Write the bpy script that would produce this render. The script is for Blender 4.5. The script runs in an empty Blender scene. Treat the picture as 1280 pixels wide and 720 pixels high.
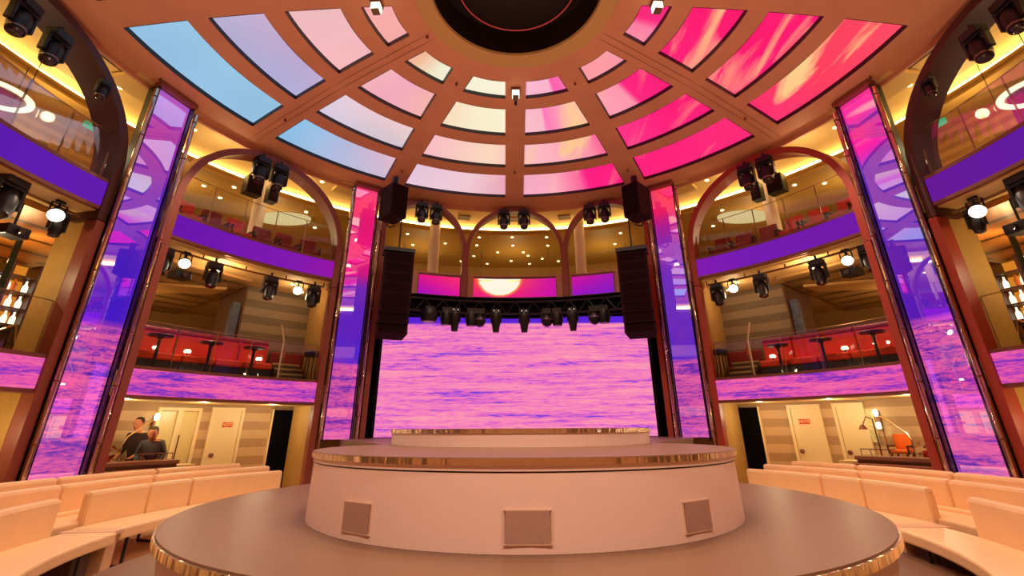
import bpy, bmesh, math, random
from math import sin, cos, pi, radians as R, degrees
from mathutils import Vector, Matrix, Quaternion, noise
random.seed(7)
C = bpy.context.scene.collection

# ---------------------------------------------------------------- materials
def lin(c, a=1.0):
    o = []
    for v in c[:3]:
        v = v / 255.0
        o.append(v / 12.92 if v <= 0.04045 else ((v + 0.055) / 1.055) ** 2.4)
    return (o[0], o[1], o[2], a)

MATS = {}
def mat(name, col, rough=0.5, metal=0.0, emit=0.0, var=0.0, vscale=4.0, spec=0.5, bump=0.0, coat=0.0):
    if name in MATS: return MATS[name]
    m = bpy.data.materials.new(name); m.use_nodes = True
    nt = m.node_tree; b = nt.nodes['Principled BSDF']
    c = lin(col)
    b.inputs['Base Color'].default_value = c
    b.inputs['Roughness'].default_value = rough
    b.inputs['Metallic'].default_value = metal
    b.inputs['Specular IOR Level'].default_value = spec
    b.inputs['Coat Weight'].default_value = coat
    if emit:
        b.inputs['Emission Color'].default_value = c
        b.inputs['Emission Strength'].default_value = emit
    if var or bump:
        tc = nt.nodes.new('ShaderNodeTexCoord'); n = nt.nodes.new('ShaderNodeTexNoise')
        n.inputs['Scale'].default_value = vscale; n.inputs['Detail'].default_value = 4
        nt.links.new(tc.outputs['Object'], n.inputs['Vector'])
        if var:
            r = nt.nodes.new('ShaderNodeValToRGB')
            r.color_ramp.elements[0].position = .3; r.color_ramp.elements[1].position = .7
            r.color_ramp.elements[0].color = (c[0]*(1-var), c[1]*(1-var), c[2]*(1-var), 1)
            r.color_ramp.elements[1].color = (min(1, c[0]*(1+var)), min(1, c[1]*(1+var)), min(1, c[2]*(1+var)), 1)
            nt.links.new(n.outputs['Fac'], r.inputs['Fac']); nt.links.new(r.outputs['Color'], b.inputs['Base Color'])
        if bump:
            bp = nt.nodes.new('ShaderNodeBump'); bp.inputs['Strength'].default_value = bump
            nt.links.new(n.outputs['Fac'], bp.inputs['Height']); nt.links.new(bp.outputs['Normal'], b.inputs['Normal'])
    MATS[name] = m
    return m

def emat(name, col, s):
    if name in MATS: return MATS[name]
    m = bpy.data.materials.new(name); m.use_nodes = True; nt = m.node_tree
    nt.nodes.clear()
    e = nt.nodes.new('ShaderNodeEmission'); e.inputs[0].default_value = lin(col); e.inputs[1].default_value = s
    o = nt.nodes.new('ShaderNodeOutputMaterial'); nt.links.new(e.outputs[0], o.inputs[0])
    MATS[name] = m
    return m

def stripes(name, cA, cB, h, rough=.6, axis=2, emitmix=0):
    """horizontal courses of stone / planks, h metres each"""
    m = bpy.data.materials.new(name); m.use_nodes = True; nt = m.node_tree; b = nt.nodes['Principled BSDF']
    g = nt.nodes.new('ShaderNodeNewGeometry'); s = nt.nodes.new('ShaderNodeSeparateXYZ')
    nt.links.new(g.outputs['Position'], s.inputs[0])
    d = nt.nodes.new('ShaderNodeMath'); d.operation = 'DIVIDE'; d.inputs[1].default_value = h
    nt.links.new(s.outputs[axis], d.inputs[0])
    f = nt.nodes.new('ShaderNodeMath'); f.operation = 'FLOOR'; nt.links.new(d.outputs[0], f.inputs[0])
    n = nt.nodes.new('ShaderNodeTexNoise'); n.noise_dimensions = '1D'; n.inputs['Scale'].default_value = 1.37; n.inputs['Detail'].default_value = 0
    nt.links.new(f.outputs[0], n.inputs['W'])
    md = nt.nodes.new('ShaderNodeMath'); md.operation = 'PINGPONG'; md.inputs[1].default_value = 1
    nt.links.new(f.outputs[0], md.inputs[0])
    n2 = nt.nodes.new('ShaderNodeTexNoise'); n2.inputs['Scale'].default_value = 2.5; n2.inputs['Detail'].default_value = 5
    mp = nt.nodes.new('ShaderNodeMapping'); mp.inputs['Scale'].default_value = (1, 1, 6)
    nt.links.new(g.outputs['Position'], mp.inputs[0]); nt.links.new(mp.outputs[0], n2.inputs['Vector'])
    a = nt.nodes.new('ShaderNodeMath'); a.operation = 'MULTIPLY_ADD'; a.inputs[1].default_value = .62; 
    nt.links.new(md.outputs[0], a.inputs[0])
    a2 = nt.nodes.new('ShaderNodeMath'); a2.operation = 'MULTIPLY'; a2.inputs[1].default_value = .38
    nt.links.new(n2.outputs['Fac'], a2.inputs[0]); nt.links.new(a2.outputs[0], a.inputs[2])
    r = nt.nodes.new('ShaderNodeMix'); r.data_type = 'RGBA'
    r.inputs[6].default_value = lin(cA); r.inputs[7].default_value = lin(cB)
    nt.links.new(a.outputs[0], r.inputs[0]); nt.links.new(r.outputs[2], b.inputs['Base Color'])
    b.inputs['Roughness'].default_value = rough
    return m

def led_mat(name, glossy=0.0, strength=1.0, pink=(246, 124, 186), peach=(255, 172, 172), blue=(100, 62, 215), mid=(222, 100, 198), sx=.3, sz=7.0, thr=-.022):
    m = bpy.data.materials.new(name); m.use_nodes = True; nt = m.node_tree; nt.nodes.clear()
    L = nt.links.new
    uv = nt.nodes.new('ShaderNodeUVMap'); uv.uv_map = 'UVMap'
    def nz(sc, detail, dist=0):
        mp = nt.nodes.new('ShaderNodeMapping'); mp.inputs['Scale'].default_value = (sc[0], sc[1], 1)
        L(uv.outputs[0], mp.inputs[0])
        n = nt.nodes.new('ShaderNodeTexNoise'); n.inputs['Scale'].default_value = 1; n.inputs['Detail'].default_value = detail
        n.inputs['Roughness'].default_value = .62
        n.inputs['Distortion'].default_value = dist; L(mp.outputs[0], n.inputs['Vector']); return n
    n1 = nz((sx, sz), 7, .6); n2 = nz((sx*9, sz*5), 4, .8)
    ma = nt.nodes.new('ShaderNodeMath'); ma.operation = 'MULTIPLY_ADD'; ma.inputs[1].default_value = .45
    L(n2.outputs['Fac'], ma.inputs[0])
    mb = nt.nodes.new('ShaderNodeMath'); mb.operation = 'MULTIPLY'; mb.inputs[1].default_value = .55
    L(n1.outputs['Fac'], mb.inputs[0]); L(mb.outputs[0], ma.inputs[2])
    r = nt.nodes.new('ShaderNodeValToRGB'); cr = r.color_ramp
    cr.elements[0].position = .40+thr; cr.elements[0].color = lin(blue)
    cr.elements[1].position = .66; cr.elements[1].color = lin(peach)
    e = cr.elements.new(.455+thr); e.color = lin(mid)
    e = cr.elements.new(.51+thr); e.color = lin(pink)
    L(ma.outputs[0], r.inputs['Fac'])
    at = nt.nodes.new('ShaderNodeAttribute'); at.attribute_name = 'Col'
    mx = nt.nodes.new('ShaderNodeMix'); mx.data_type = 'RGBA'
    L(at.outputs['Alpha'], mx.inputs[0]); L(at.outputs['Color'], mx.inputs[6]); L(r.outputs['Color'], mx.inputs[7])
    em = nt.nodes.new('ShaderNodeEmission'); em.inputs[1].default_value = strength; L(mx.outputs[2], em.inputs[0])
    o = nt.nodes.new('ShaderNodeOutputMaterial')
    if glossy:
        gl = nt.nodes.new('ShaderNodeBsdfGlossy'); gl.inputs['Color'].default_value = (glossy, glossy, glossy, 1); gl.inputs['Roughness'].default_value = .015
        ad = nt.nodes.new('ShaderNodeAddShader'); L(em.outputs[0], ad.inputs[0]); L(gl.outputs[0], ad.inputs[1]); L(ad.outputs[0], o.inputs[0])
    else:
        L(em.outputs[0], o.inputs[0])
    return m

def sky_mat():
    """sunset sky content of the dome screens: painted gradient plus wispy cloud streaks"""
    m = bpy.data.materials.new('dome_sky_content'); m.use_nodes = True; nt = m.node_tree; nt.nodes.clear(); L = nt.links.new
    g = nt.nodes.new('ShaderNodeNewGeometry')
    mp = nt.nodes.new('ShaderNodeMapping'); mp.inputs['Scale'].default_value = (1.5, .33, 1); mp.inputs['Rotation'].default_value = (0, 0, R(-6)); L(g.outputs['Position'], mp.inputs[0])
    n = nt.nodes.new('ShaderNodeTexNoise'); n.inputs['Scale'].default_value = 1.0; n.inputs['Detail'].default_value = 6; n.inputs['Distortion'].default_value = .7
    L(mp.outputs[0], n.inputs['Vector'])
    r = nt.nodes.new('ShaderNodeValToRGB'); cr = r.color_ramp
    cr.elements[0].position = .53; cr.elements[0].color = (0, 0, 0, 1); cr.elements[1].position = .66; cr.elements[1].color = (1, 1, 1, 1)
    L(n.outputs['Fac'], r.inputs['Fac'])
    at = nt.nodes.new('ShaderNodeAttribute'); at.attribute_name = 'Col'
    mu = nt.nodes.new('ShaderNodeMath'); mu.operation = 'MULTIPLY'; L(r.outputs['Color'], mu.inputs[0]); L(at.outputs['Alpha'], mu.inputs[1])
    mx = nt.nodes.new('ShaderNodeMix'); mx.data_type = 'RGBA'; mx.inputs[7].default_value = lin((255, 205, 140))
    L(mu.outputs[0], mx.inputs[0]); L(at.outputs['Color'], mx.inputs[6])
    em = nt.nodes.new('ShaderNodeEmission'); em.inputs[1].default_value = 1.0; L(mx.outputs[2], em.inputs[0])
    o = nt.nodes.new('ShaderNodeOutputMaterial'); L(em.outputs[0], o.inputs[0])
    return m

def glass_mat(name, tint=(1, 1, 1), refl=.08):
    m = bpy.data.materials.new(name); m.use_nodes = True; nt = m.node_tree; nt.nodes.clear(); L = nt.links.new
    t = nt.nodes.new('ShaderNodeBsdfTransparent'); t.inputs[0].default_value = (*tint, 1)
    g = nt.nodes.new('ShaderNodeBsdfGlossy'); g.inputs['Roughness'].default_value = .02
    mx = nt.nodes.new('ShaderNodeMixShader'); fr = nt.nodes.new('ShaderNodeFresnel'); fr.inputs[0].default_value = 1.45
    ma = nt.nodes.new('ShaderNodeMath'); ma.operation = 'MULTIPLY'; ma.inputs[1].default_value = .55; L(fr.outputs[0], ma.inputs[0])
    L(ma.outputs[0], mx.inputs[0]); L(t.outputs[0], mx.inputs[1]); L(g.outputs[0], mx.inputs[2])
    o = nt.nodes.new('ShaderNodeOutputMaterial'); L(mx.outputs[0], o.inputs[0])
    return m

# ---------------------------------------------------------------- mesh helpers
def P(a, r, z, c=(0, 0)):
    return Vector((c[0] + r*sin(R(a)), c[1] + r*cos(R(a)), z))

class MB:
    def __init__(s): s.v = []; s.f = []; s.uv = None; s.col = None
    def add(s, vs, fs):
        n = len(s.v); s.v += [tuple(v) for v in vs]; s.f += [tuple(i+n for i in f) for f in fs]; return s
    def box(s, c, size, M=None):
        hx, hy, hz = size[0]/2, size[1]/2, size[2]/2
        vs = [Vector((x, y, z)) for x in (-hx, hx) for y in (-hy, hy) for z in (-hz, hz)]
        if M is not None: vs = [M @ v for v in vs]
        vs = [v + Vector(c) for v in vs]
        return s.add(vs, [(0,1,3,2),(4,6,7,5),(0,4,5,1),(2,3,7,6),(0,2,6,4),(1,5,7,3)])
    def boxa(s, a, r, z, size, c=(0, 0)):
        """box with width (tangential), depth (radial), height centred at polar place"""
        return s.box(P(a, r, z, c), size, Matrix.Rotation(-R(a), 3, 'Z'))
    def arc(s, a0, a1, r0, r1, z0, z1, seg=24, c=(0, 0), zin=None):
        """ring sector solid; z0/z1 bottom/top"""
        full = abs(abs(a1-a0)-360) < 1e-6; n = seg if full else seg+1
        vs = []
        for i in range(n):
            a = a0 + (a1-a0)*i/seg
            vs += [P(a, r0, z0, c), P(a, r1, z0, c), P(a, r1, z1, c), P(a, r0, z1, c)]
        fs = []
        for i in range(seg):
            k = 4*i; l = 4*((i+1) % n)
            for j in range(4): fs.append((k+j, k+(j+1) % 4, l+(j+1) % 4, l+j))
        if not full: fs += [(3,2,1,0), tuple(4*seg+j for j in range(4))]
        return s.add(vs, fs)
    def tube(s, p, q, r, n=8, r2=None):
        p = Vector(p); q = Vector(q); d = (q-p).normalized(); r2 = r if r2 is None else r2
        u = d.orthogonal().normalized(); w = d.cross(u)
        vs = []
        for i in range(n):
            t = 2*pi*i/n; e = u*cos(t)+w*sin(t); vs += [p+e*r, q+e*r2]
        fs = [(2*i, 2*((i+1) % n), 2*((i+1) % n)+1, 2*i+1) for i in range(n)]
        fs += [tuple(2*i for i in reversed(range(n))), tuple(2*i+1 for i in range(n))]
        return s.add(vs, fs)
    def path(s, pts, r, n=8):
        for a, b in zip(pts[:-1], pts[1:]): s.tube(a, b, r, n)
        return s
    def lathe(s, prof, c=(0, 0, 0), n=24, axis=None, cap=True):
        """prof list of (r, z) ; axis direction vector"""
        q = Vector((0, 0, 1)).rotation_difference(Vector(axis)) if axis is not None else Quaternion()
        vs = []; c = Vector(c)
        for r, z in prof:
            for i in range(n):
                t = 2*pi*i/n; vs.append(c + q @ Vector((r*cos(t), r*sin(t), z)))
        fs = []
        for j in range(len(prof)-1):
            for i in range(n):
                a = j*n+i; b = j*n+(i+1) % n; fs.append((a, b, b+n, a+n))
        if cap:
            fs.append(tuple(reversed(range(n)))); k = (len(prof)-1)*n; fs.append(tuple(range(k, k+n)))
        return s.add(vs, fs)
    def sweep(s, pts, frame, w, h, closed=False):
        """rectangular section sweep; frame(i) -> (u, v) unit vectors"""
        vs = []
        for i, p in enumerate(pts):
            u, v = frame(i); vs += [p-u*w/2-v*h/2, p+u*w/2-v*h/2, p+u*w/2+v*h/2, p-u*w/2+v*h/2]
        fs = []
        for i in range(len(pts)-1):
            k = 4*i
            for j in range(4): fs.append((k+j, k+(j+1) % 4, k+4+(j+1) % 4, k+4+j))
        fs += [(3,2,1,0), tuple(4*(len(pts)-1)+j for j in range(4))]
        return s.add(vs, fs)
    def build(s, name, m, parent=None, smooth=False, bevel=0, loc=None):
        me = bpy.data.meshes.new(name)
        vs = s.v
        if loc is not None: vs = [tuple(Vector(v)-Vector(loc)) for v in vs]
        elif parent is not None:
            o0 = parent.matrix_world.translation if False else WL(parent); vs = [tuple(Vector(v)-o0) for v in vs]
        me.from_pydata(vs, [], s.f)
        bm = bmesh.new(); bm.from_mesh(me); bmesh.ops.recalc_face_normals(bm, faces=bm.faces); bm.to_mesh(me); bm.free()
        if isinstance(m, (list, tuple)):
            for x in m: me.materials.append(x)
        else: me.materials.append(m)
        o = bpy.data.objects.new(name, me); C.objects.link(o)
        if loc is not None: o.location = loc
        if parent is not None: o.parent = parent
        if smooth:
            me.shade_smooth() if hasattr(me, 'shade_smooth') else None
            try: me.set_sharp_from_angle(angle=R(35))
            except Exception: pass
        if bevel:
            b = o.modifiers.new('bevel', 'BEVEL'); b.width = bevel; b.segments = 2; b.limit_method = 'ANGLE'
        return o
def WL(o):
    v = Vector((0, 0, 0))
    while o is not None: v += o.location; o = o.parent
    return v

def thing(name, label, cat, loc=(0, 0, 0), group=None):
    o = bpy.data.objects.new(name, None); C.objects.link(o); o.location = loc; o.empty_display_size = .1
    return tag(o, label, cat, group)
def tag(o, label, cat, group=None):
    o['label'] = label; o['category'] = cat
    if group: o['group'] = group
    return o
def struct(o): o['kind'] = 'structure'; return o

def grid(name, m, posf, colf, nu, nv, uvf, parent=None, loc=None):
    """surface with painted colour attribute: posf(u,v)->Vector, colf(u,v)->(r,g,b 0-255, alpha)"""
    o0 = Vector(loc) if loc is not None else (WL(parent) if parent is not None else Vector((0, 0, 0)))
    vs = []; cols = []; uvs = []
    for j in range(nv+1):
        for i in range(nu+1):
            u = i/nu; v = j/nv
            vs.append(tuple(posf(u, v)-o0)); c = colf(u, v); cols.append(lin(c, c[3])); uvs.append(uvf(u, v))
    fs = [(j*(nu+1)+i, j*(nu+1)+i+1, (j+1)*(nu+1)+i+1, (j+1)*(nu+1)+i) for j in range(nv) for i in range(nu)]
    me = bpy.data.meshes.new(name); me.from_pydata(vs, [], fs)
    ca = me.color_attributes.new('Col', 'FLOAT_COLOR', 'POINT')
    for i, c in enumerate(cols): ca.data[i].color = c
    ul = me.uv_layers.new(name='UVMap')
    for lp in me.loops: ul.data[lp.index].uv = uvs[lp.vertex_index]
    me.materials.append(m)
    o = bpy.data.objects.new(name, me); C.objects.link(o)
    if loc is not None: o.location = loc
    if parent is not None: o.parent = parent
    return o

def lerpc(a, b, t): return tuple(a[i]+(b[i]-a[i])*t for i in range(len(a)))
def ramp(nodes, x):
    if x <= nodes[0][0]: return nodes[0][1]
    for (x0, c0), (x1, c1) in zip(nodes[:-1], nodes[1:]):
        if x <= x1: return lerpc(c0, c1, (x-x0)/(x1-x0) if x1 > x0 else 0)
    return nodes[-1][1]

# ---------------------------------------------------------------- shared materials
M_brown = mat('ceiling_paint', (212, 148, 112), .6, var=.05, vscale=1.2)
M_arch = mat('arch_paint', (138, 66, 50), .42)
M_archR = mat('arch_paint_redlit', (160, 58, 38), .42)  # right arch paint reddened to imitate the red screen light
M_archshade = mat('shaded_arch_paint', (74, 32, 22), .45)  # arch paint darkened, puts the unlit soffit's shade into the colour
M_trim = mat('bronze_trim', (120, 66, 50), .35, metal=.2)
M_chrome = mat('polished_steel', (215, 190, 170), .12, metal=1)
M_black = mat('black_metal', (16, 10, 10), .45)
M_blackcloth = mat('black_drape', (5, 4, 5), .9, spec=.1)
M_spk = mat('speaker_cabinet', (48, 22, 28), .85, spec=.15)
M_grille = mat('speaker_grille', (34, 15, 20), .95, spec=.05)
M_dark = mat('dark_bezel', (30, 6, 18), .5)
M_fin = mat('dark_glass_fin', (24, 10, 40), .08, spec=1.0)
M_galceil = mat('gallery_ceiling_paint', (226, 190, 118), .7)
M_galceil2 = mat('gallery_low_ceiling_paint', (176, 134, 62), .6)
M_tan = mat('tan_plaster', (172, 134, 70), .6, var=.06)
M_cream = mat('cream_leather', (246, 206, 152), .42, var=.03, vscale=3, bump=.03)
M_creamdark = mat('cream_leather_base', (200, 160, 120), .5)
M_door = mat('cream_door_paint', (240, 214, 160), .45)
M_stage = mat('stage_white_laminate', (228, 198, 180), .38)
M_grey = mat('stage_grey_floor', (118, 85, 62), .45, var=.04, vscale=.8)
M_brass = mat('brushed_brass', (240, 222, 180), .26, metal=1)
def brass_streak():
    m = MATS['brushed_brass']; nt = m.node_tree; b = nt.nodes['Principled BSDF']; L = nt.links.new
    g = nt.nodes.new('ShaderNodeNewGeometry'); mp = nt.nodes.new('ShaderNodeMapping'); mp.inputs['Scale'].default_value = (5, 5, .05); L(g.outputs['Position'], mp.inputs[0])
    n = nt.nodes.new('ShaderNodeTexNoise'); n.inputs['Scale'].default_value = 1; n.inputs['Detail'].default_value = 3; L(mp.outputs[0], n.inputs['Vector'])
    bp = nt.nodes.new('ShaderNodeBump'); bp.inputs['Strength'].default_value = 1.0; bp.inputs['Distance'].default_value = .09; L(n.outputs['Fac'], bp.inputs['Height']); L(bp.outputs['Normal'], b.inputs['Normal'])
brass_streak()
M_vent = mat('vent_mesh', (168, 132, 112), .7, var=.15, vscale=160)
M_red = mat('red_velvet', (206, 40, 18), .6, var=.25, vscale=1.5)
M_redd = mat('dark_red_leather', (128, 24, 26), .45)
M_wood = mat('dark_wood_frame', (60, 26, 18), .4)
M_white = mat('white_column_paint', (250, 236, 214), .5)
M_floor = mat('floor_planks', (246, 214, 176), .4, var=.08, vscale=2)
M_tablewood = mat('counter_wood', (138, 88, 62), .4, var=.1)
M_orange = mat('orange_upholstery', (240, 110, 20), .6)
M_curtain = mat('olive_curtain', (140, 118, 62), .8)
M_stone = stripes('stone_courses', (166, 128, 86), (216, 180, 132), .2)
M_stone2 = stripes('stone_courses_upper', (98, 82, 64), (150, 128, 100), .21)
M_wave = emat('lit_lens', (255, 246, 214), 6)
M_down = emat('downlight_lens', (255, 226, 150), 9)
M_cove = emat('cove_led', (255, 214, 128), 17)
M_teal = mat('dark_teal_window', (22, 40, 40), .1, spec=.6)
M_glass = glass_mat('clear_glass', refl=-.02)
M_sky = sky_mat()
M_led = led_mat('main_screen_content')
M_ledb = led_mat('fascia_screen_content', pink=(232, 84, 165), peach=(248, 120, 165), blue=(100, 45, 185), mid=(172, 64, 185), sx=.6, sz=8, thr=-.005)
M_ledc = led_mat('column_screen_content', glossy=.5, pink=(215, 82, 165), peach=(240, 110, 165), blue=(84, 36, 170), mid=(150, 55, 175), sx=.8, sz=7, thr=.005, strength=.92)

# ---------------------------------------------------------------- dome ceiling
def hz(r):
    q = r/7.0 - .5
    return 1.6 + 7*(1 - .062*q - .1007*q*q)
RIN = [2.26, 3.18, 4.55, 5.89]; ROUT = [2.82, 4.18, 5.53, 6.99]
def ribw(r): return .204 + .011*r
def edge(k, r, sg): return 30*k + sg*degrees(math.asin(ribw(r)/r))

m = MB()
def ringplate(m, r0, r1, a0f, a1f, zt, nr=1, na=8):
    """plate between radii following the dome; bottom at hz, top at hz+zt"""
    vs = []; n = na+1
    for j in range(nr+1):
        r = r0+(r1-r0)*j/nr
        for i in range(n):
            t = i/na; a = a0f(r)*(1-t)+a1f(r)*t
            vs.append(P(a, r, hz(r))); 
    for j in range(nr+1):
        r = r0+(r1-r0)*j/nr
        for i in range(n):
            t = i/na; a = a0f(r)*(1-t)+a1f(r)*t
            vs.append(P(a, r, hz(r)+zt))
    N = (nr+1)*n; fs = []
    for j in range(nr):
        for i in range(na):
            k = j*n+i; fs += [(k, k+1, k+1+n, k+n), (k+N, k+n+N, k+1+n+N, k+1+N)]
    for j in range(nr):
        k = j*n; fs.append((k, k+n, k+n+N, k+N)); k = j*n+na; fs.append((k, k+N, k+n+N, k+n))
    for i in range(na):
        fs.append((i, i+N, i+1+N, i+1)); k = nr*n+i; fs.append((k, k+1, k+1+N, k+N))
    m.add(vs, fs)
TH = .10
for (r0, r1) in ((1.8, 2.26), (2.82, 3.18), (4.18, 4.55), (5.53, 5.89), (6.99, 7.3), (7.3, 7.62)):
    ringplate(m, r0, r1, lambda r: 0, lambda r: 360, TH, 1, 120)
for k in range(12):
    for r0, r1 in zip(RIN, ROUT):
        ringplate(m, r0, r1, lambda r: edge(k, r, -1), lambda r: edge(k, r, 1), TH, 3, 2)
ceil = struct(m.build('ceiling', M_brown))
# raised seams on the major ribs
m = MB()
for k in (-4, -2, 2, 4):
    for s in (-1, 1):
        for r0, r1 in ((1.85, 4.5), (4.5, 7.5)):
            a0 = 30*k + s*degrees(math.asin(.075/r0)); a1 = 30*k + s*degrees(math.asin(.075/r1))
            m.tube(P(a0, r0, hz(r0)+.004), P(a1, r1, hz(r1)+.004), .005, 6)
struct(m.build('trim_1', mat('seam_line', (170, 110, 80), .7)))  # seam lines darker than the ceiling paint
# backing above the screens (closes the roof)
m = MB(); m.arc(0, 360, 1.5, 7.7, 9.05, 9.15, 72); struct(m.build('ceiling', mat('roof_void', (40, 20, 14), .9)))

ring_cols = {
 3: [(-90,(160,205,235,0)),(-62,(150,192,222,0)),(-56,(135,190,228,0)),(-45,(185,185,218,0)),(-33,(238,188,205,0)),(-28,(228,196,218,0)),(-12,(242,202,212,0)),(-2,(236,165,185,.2)),(2,(244,170,200,.2)),(11,(250,170,185,.9)),(17,(255,110,160,.9)),(19,(255,35,135,.2)),(28,(255,32,122,.1)),(45,(255,36,120,.15)),(60,(255,45,115,.9)),(75,(255,66,96,1)),(90,(255,75,100,.8))],
 2: [(-90,(205,175,205,0)),(-70,(190,168,208,0)),(-62,(200,175,215,0)),(-57,(240,208,222,0)),(-32,(247,205,200,0)),(-28,(245,180,190,0)),(-8,(250,216,190,0)),(-2,(250,195,185,0)),(2,(250,190,200,.2)),(12,(250,175,185,.9)),(22,(255,150,170,.8)),(30,(255,60,140,.1)),(45,(255,34,122,.1)),(60,(255,30,115,.4)),(90,(255,30,110,.9))],
 1: [(-90,(240,188,190,0)),(-60,(246,182,186,0)),(-45,(240,170,188,0)),(-32,(248,180,168,0)),(-28,(250,215,185,0)),(-15,(250,238,205,0)),(-2,(250,240,208,0)),(2,(250,190,200,0)),(11,(248,180,195,0)),(11.6,(255,120,185,.6)),(22,(255,190,170,.8)),(27,(255,160,180,.3)),(43,(255,150,170,0)),(45,(255,40,128,.1)),(60,(255,32,118,.4)),(90,(255,28,108,.9))],
 0: [(-90,(245,168,168,0)),(-60,(245,172,165,0)),(-50,(246,190,155,0)),(-40,(245,240,212,0)),(-2,(250,240,215,0)),(2,(250,185,208,0)),(17,(250,178,202,0)),(18,(255,95,175,0)),(28,(255,130,170,0)),(33,(255,150,165,.1)),(58,(255,155,170,.1)),(72,(255,130,165,.1)),(76,(255,45,125,.2)),(90,(255,40,120,.5))]}
ringname = ['innermost', 'second', 'third', 'outermost']
secname = {-3: 'behind the viewer on the left', -2: 'third left of central rib', -1: 'second left of central rib', 0: 'just left of central rib',
           1: 'just right of central rib', 2: 'second right of central rib', 3: 'third right of central rib'}
colname = {(-2,3):'pale blue sky',(-2,2):'lavender to pink sky',(-2,1):'soft pink sky',(-2,0):'small salmon pink',(-1,3):'blue to pink sky',(-1,2):'pale blush sky',(-1,1):'dusty pink sky',(-1,0):'peach to cream',
           (0,3):'blush pink sky',(0,2):'pink to cream sky',(0,1):'warm cream sky',(0,0):'small cream',(1,3):'pink streaked sky',(1,2):'pale pink streaked sky',(1,1):'half pale, half streaked pink sky',(1,0):'small pale pink',
           (2,3):'wide hot pink sky',(2,2):'hot pink sky',(2,1):'half salmon, half hot pink sky',(2,0):'small salmon pink',(3,3):'hot pink sky with fiery cloud streak',(3,2):'hot pink sky with cream wisps',(3,1):'hot pink sky',(3,0):'small half salmon pink'}
for k in range(-6, 6):
    sec = k+1 if k >= 0 else k+1     # k=-1 -> 0 (left of rib), k=0 -> 1
    for ri in range(4):
        r0, r1 = RIN[ri], ROUT[ri]
        rm = (r0+r1)/2; am = 30*k+15
        vis = -2 <= sec <= 3
        if vis: lab = '%s dome panel, %s ring, %s' % (colname[(sec, ri)], ringname[ri], secname[sec]); grp = 'dome screen panels showing a sunset sky'
        else:
            if abs(am) > 125: continue
            lab = 'dome screen panel behind the camera position'; grp = 'dome screen panels out of view'
        t = thing('dome_screen_panel', lab, 'screen', P(am, rm, hz(rm)+TH), grp)
        def posf(u, v):
            r = r0-.03+(r1-r0+.06)*v; a0 = edge(k, r, 1)-.6; a1 = edge(k+1, r, -1)+.6
            return P(a0+(a1-a0)*u, r, hz(r)+TH-.004)
        def colf(u, v):
            r = r0+(r1-r0)*v; a = edge(k, r, 1)*(1-u)+edge(k+1, r, -1)*u
            aa = max(-90, min(90, a)); c = ramp(ring_cols[ri], aa)
            if ri == 3 and aa < -62:   # bluer to the outside
                c = lerpc(c, (140, 195, 228, 0), .5*v)
            if ri in (2, 3) and aa < -30:
                c = lerpc(c, (150, 185, 222, 0), .35*v)
            n = noise.noise(P(a, r, 0)*.7)*8
            return (min(255, c[0]+n), max(0, c[1]+n), min(255, max(0, c[2]+n)), c[3])
        grid('screen', M_sky, posf, colf, 26, 6, lambda u, v: (u, v), t)
        b = MB()   # dark reveal round the opening
        vs = []; fs = []; n = 0; lp = []
        for i in range(13): lp.append((r0, i/12))
        for i in range(1, 7): lp.append((r0+(r1-r0)*i/6, 1))
        for i in range(11, -1, -1): lp.append((r1, i/12))
        for i in range(5, 0, -1): lp.append((r0+(r1-r0)*i/6, 0))
        for (r, u) in lp:
            a = edge(k, r, 1)*(1-u)+edge(k+1, r, -1)*u
            vs += [P(a, r, hz(r)+.003), P(a, r, hz(r)+TH+.01)]
            # inset slightly
        cen = P(am, rm, hz(rm))
        vs2 = []
        for v_ in vs:
            d = Vector((cen.x-v_.x, cen.y-v_.y, 0)); d.normalize(); vs2.append(v_+d*.016)
        N = len(lp)
        fs = [(2*i, 2*((i+1) % N), 2*((i+1) % N)+1, 2*i+1) for i in range(N)]
        b.add(vs2, fs).build('bezel', M_dark, t)
# oculus
m = MB(); m.lathe([(1.81, hz(1.8)), (1.80, hz(1.8)-.03), (1.52, hz(1.8)+.04), (1.50, hz(1.8)+.10), (1.50, 9.3)], n=96, cap=False)
struct(m.build('trim_2', mat('oculus_lip', (200, 160, 100), .5), smooth=True))
m = MB(); m.lathe([(1.499, hz(1.8)+.09), (1.499, 9.35), (0.01, 9.36)], n=96, cap=False); m.build('ceiling', mat('oculus_dark', (26, 5, 8), .6), smooth=True)['kind'] = 'structure'
m = MB(); m.lathe([(1.065, 8.92), (1.08, 8.92), (1.08, 8.935), (1.065, 8.935), (1.065, 8.92)], n=96, cap=False)
tag(m.build('ring_light', emat('red_ring_glow', (190, 60, 50), .8)), 'thin red glowing ring inside the dark round opening at the dome centre', 'light')
# lamps on ribs
for a, lab in ((0, 'white cube lamp on the central rib of the dome'), (-86.5, 'white cube lamp at the top left of the dome by the smallest salmon panel'), (86.5, 'white cube lamp at the top right of the dome by the small pink panel')):
    z = hz(2.5); t = thing('cube_lamp', lab, 'lamp', P(a, 2.5, z-.11), 'cube lamps on the dome ribs')
    MB().boxa(a, 2.5, z-.12, (.16, .16, .16)).build('shade', emat('lamp_glass', (255, 244, 205), 2.2), t, bevel=.01)
    MB().boxa(a, 2.5, z-.035, (.19, .19, .07)).build('top_plate', M_trim, t)
    MB().boxa(a, 2.5, z-.215, (.13, .13, .025)).build('bottom_plate', mat('lamp_base', (110, 90, 60), .5), t)
    if a == 0: MB().tube(P(0, 2.62, z-.12), P(0, 2.62, z-.32), .035).build('sensor', M_black, t)
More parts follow.
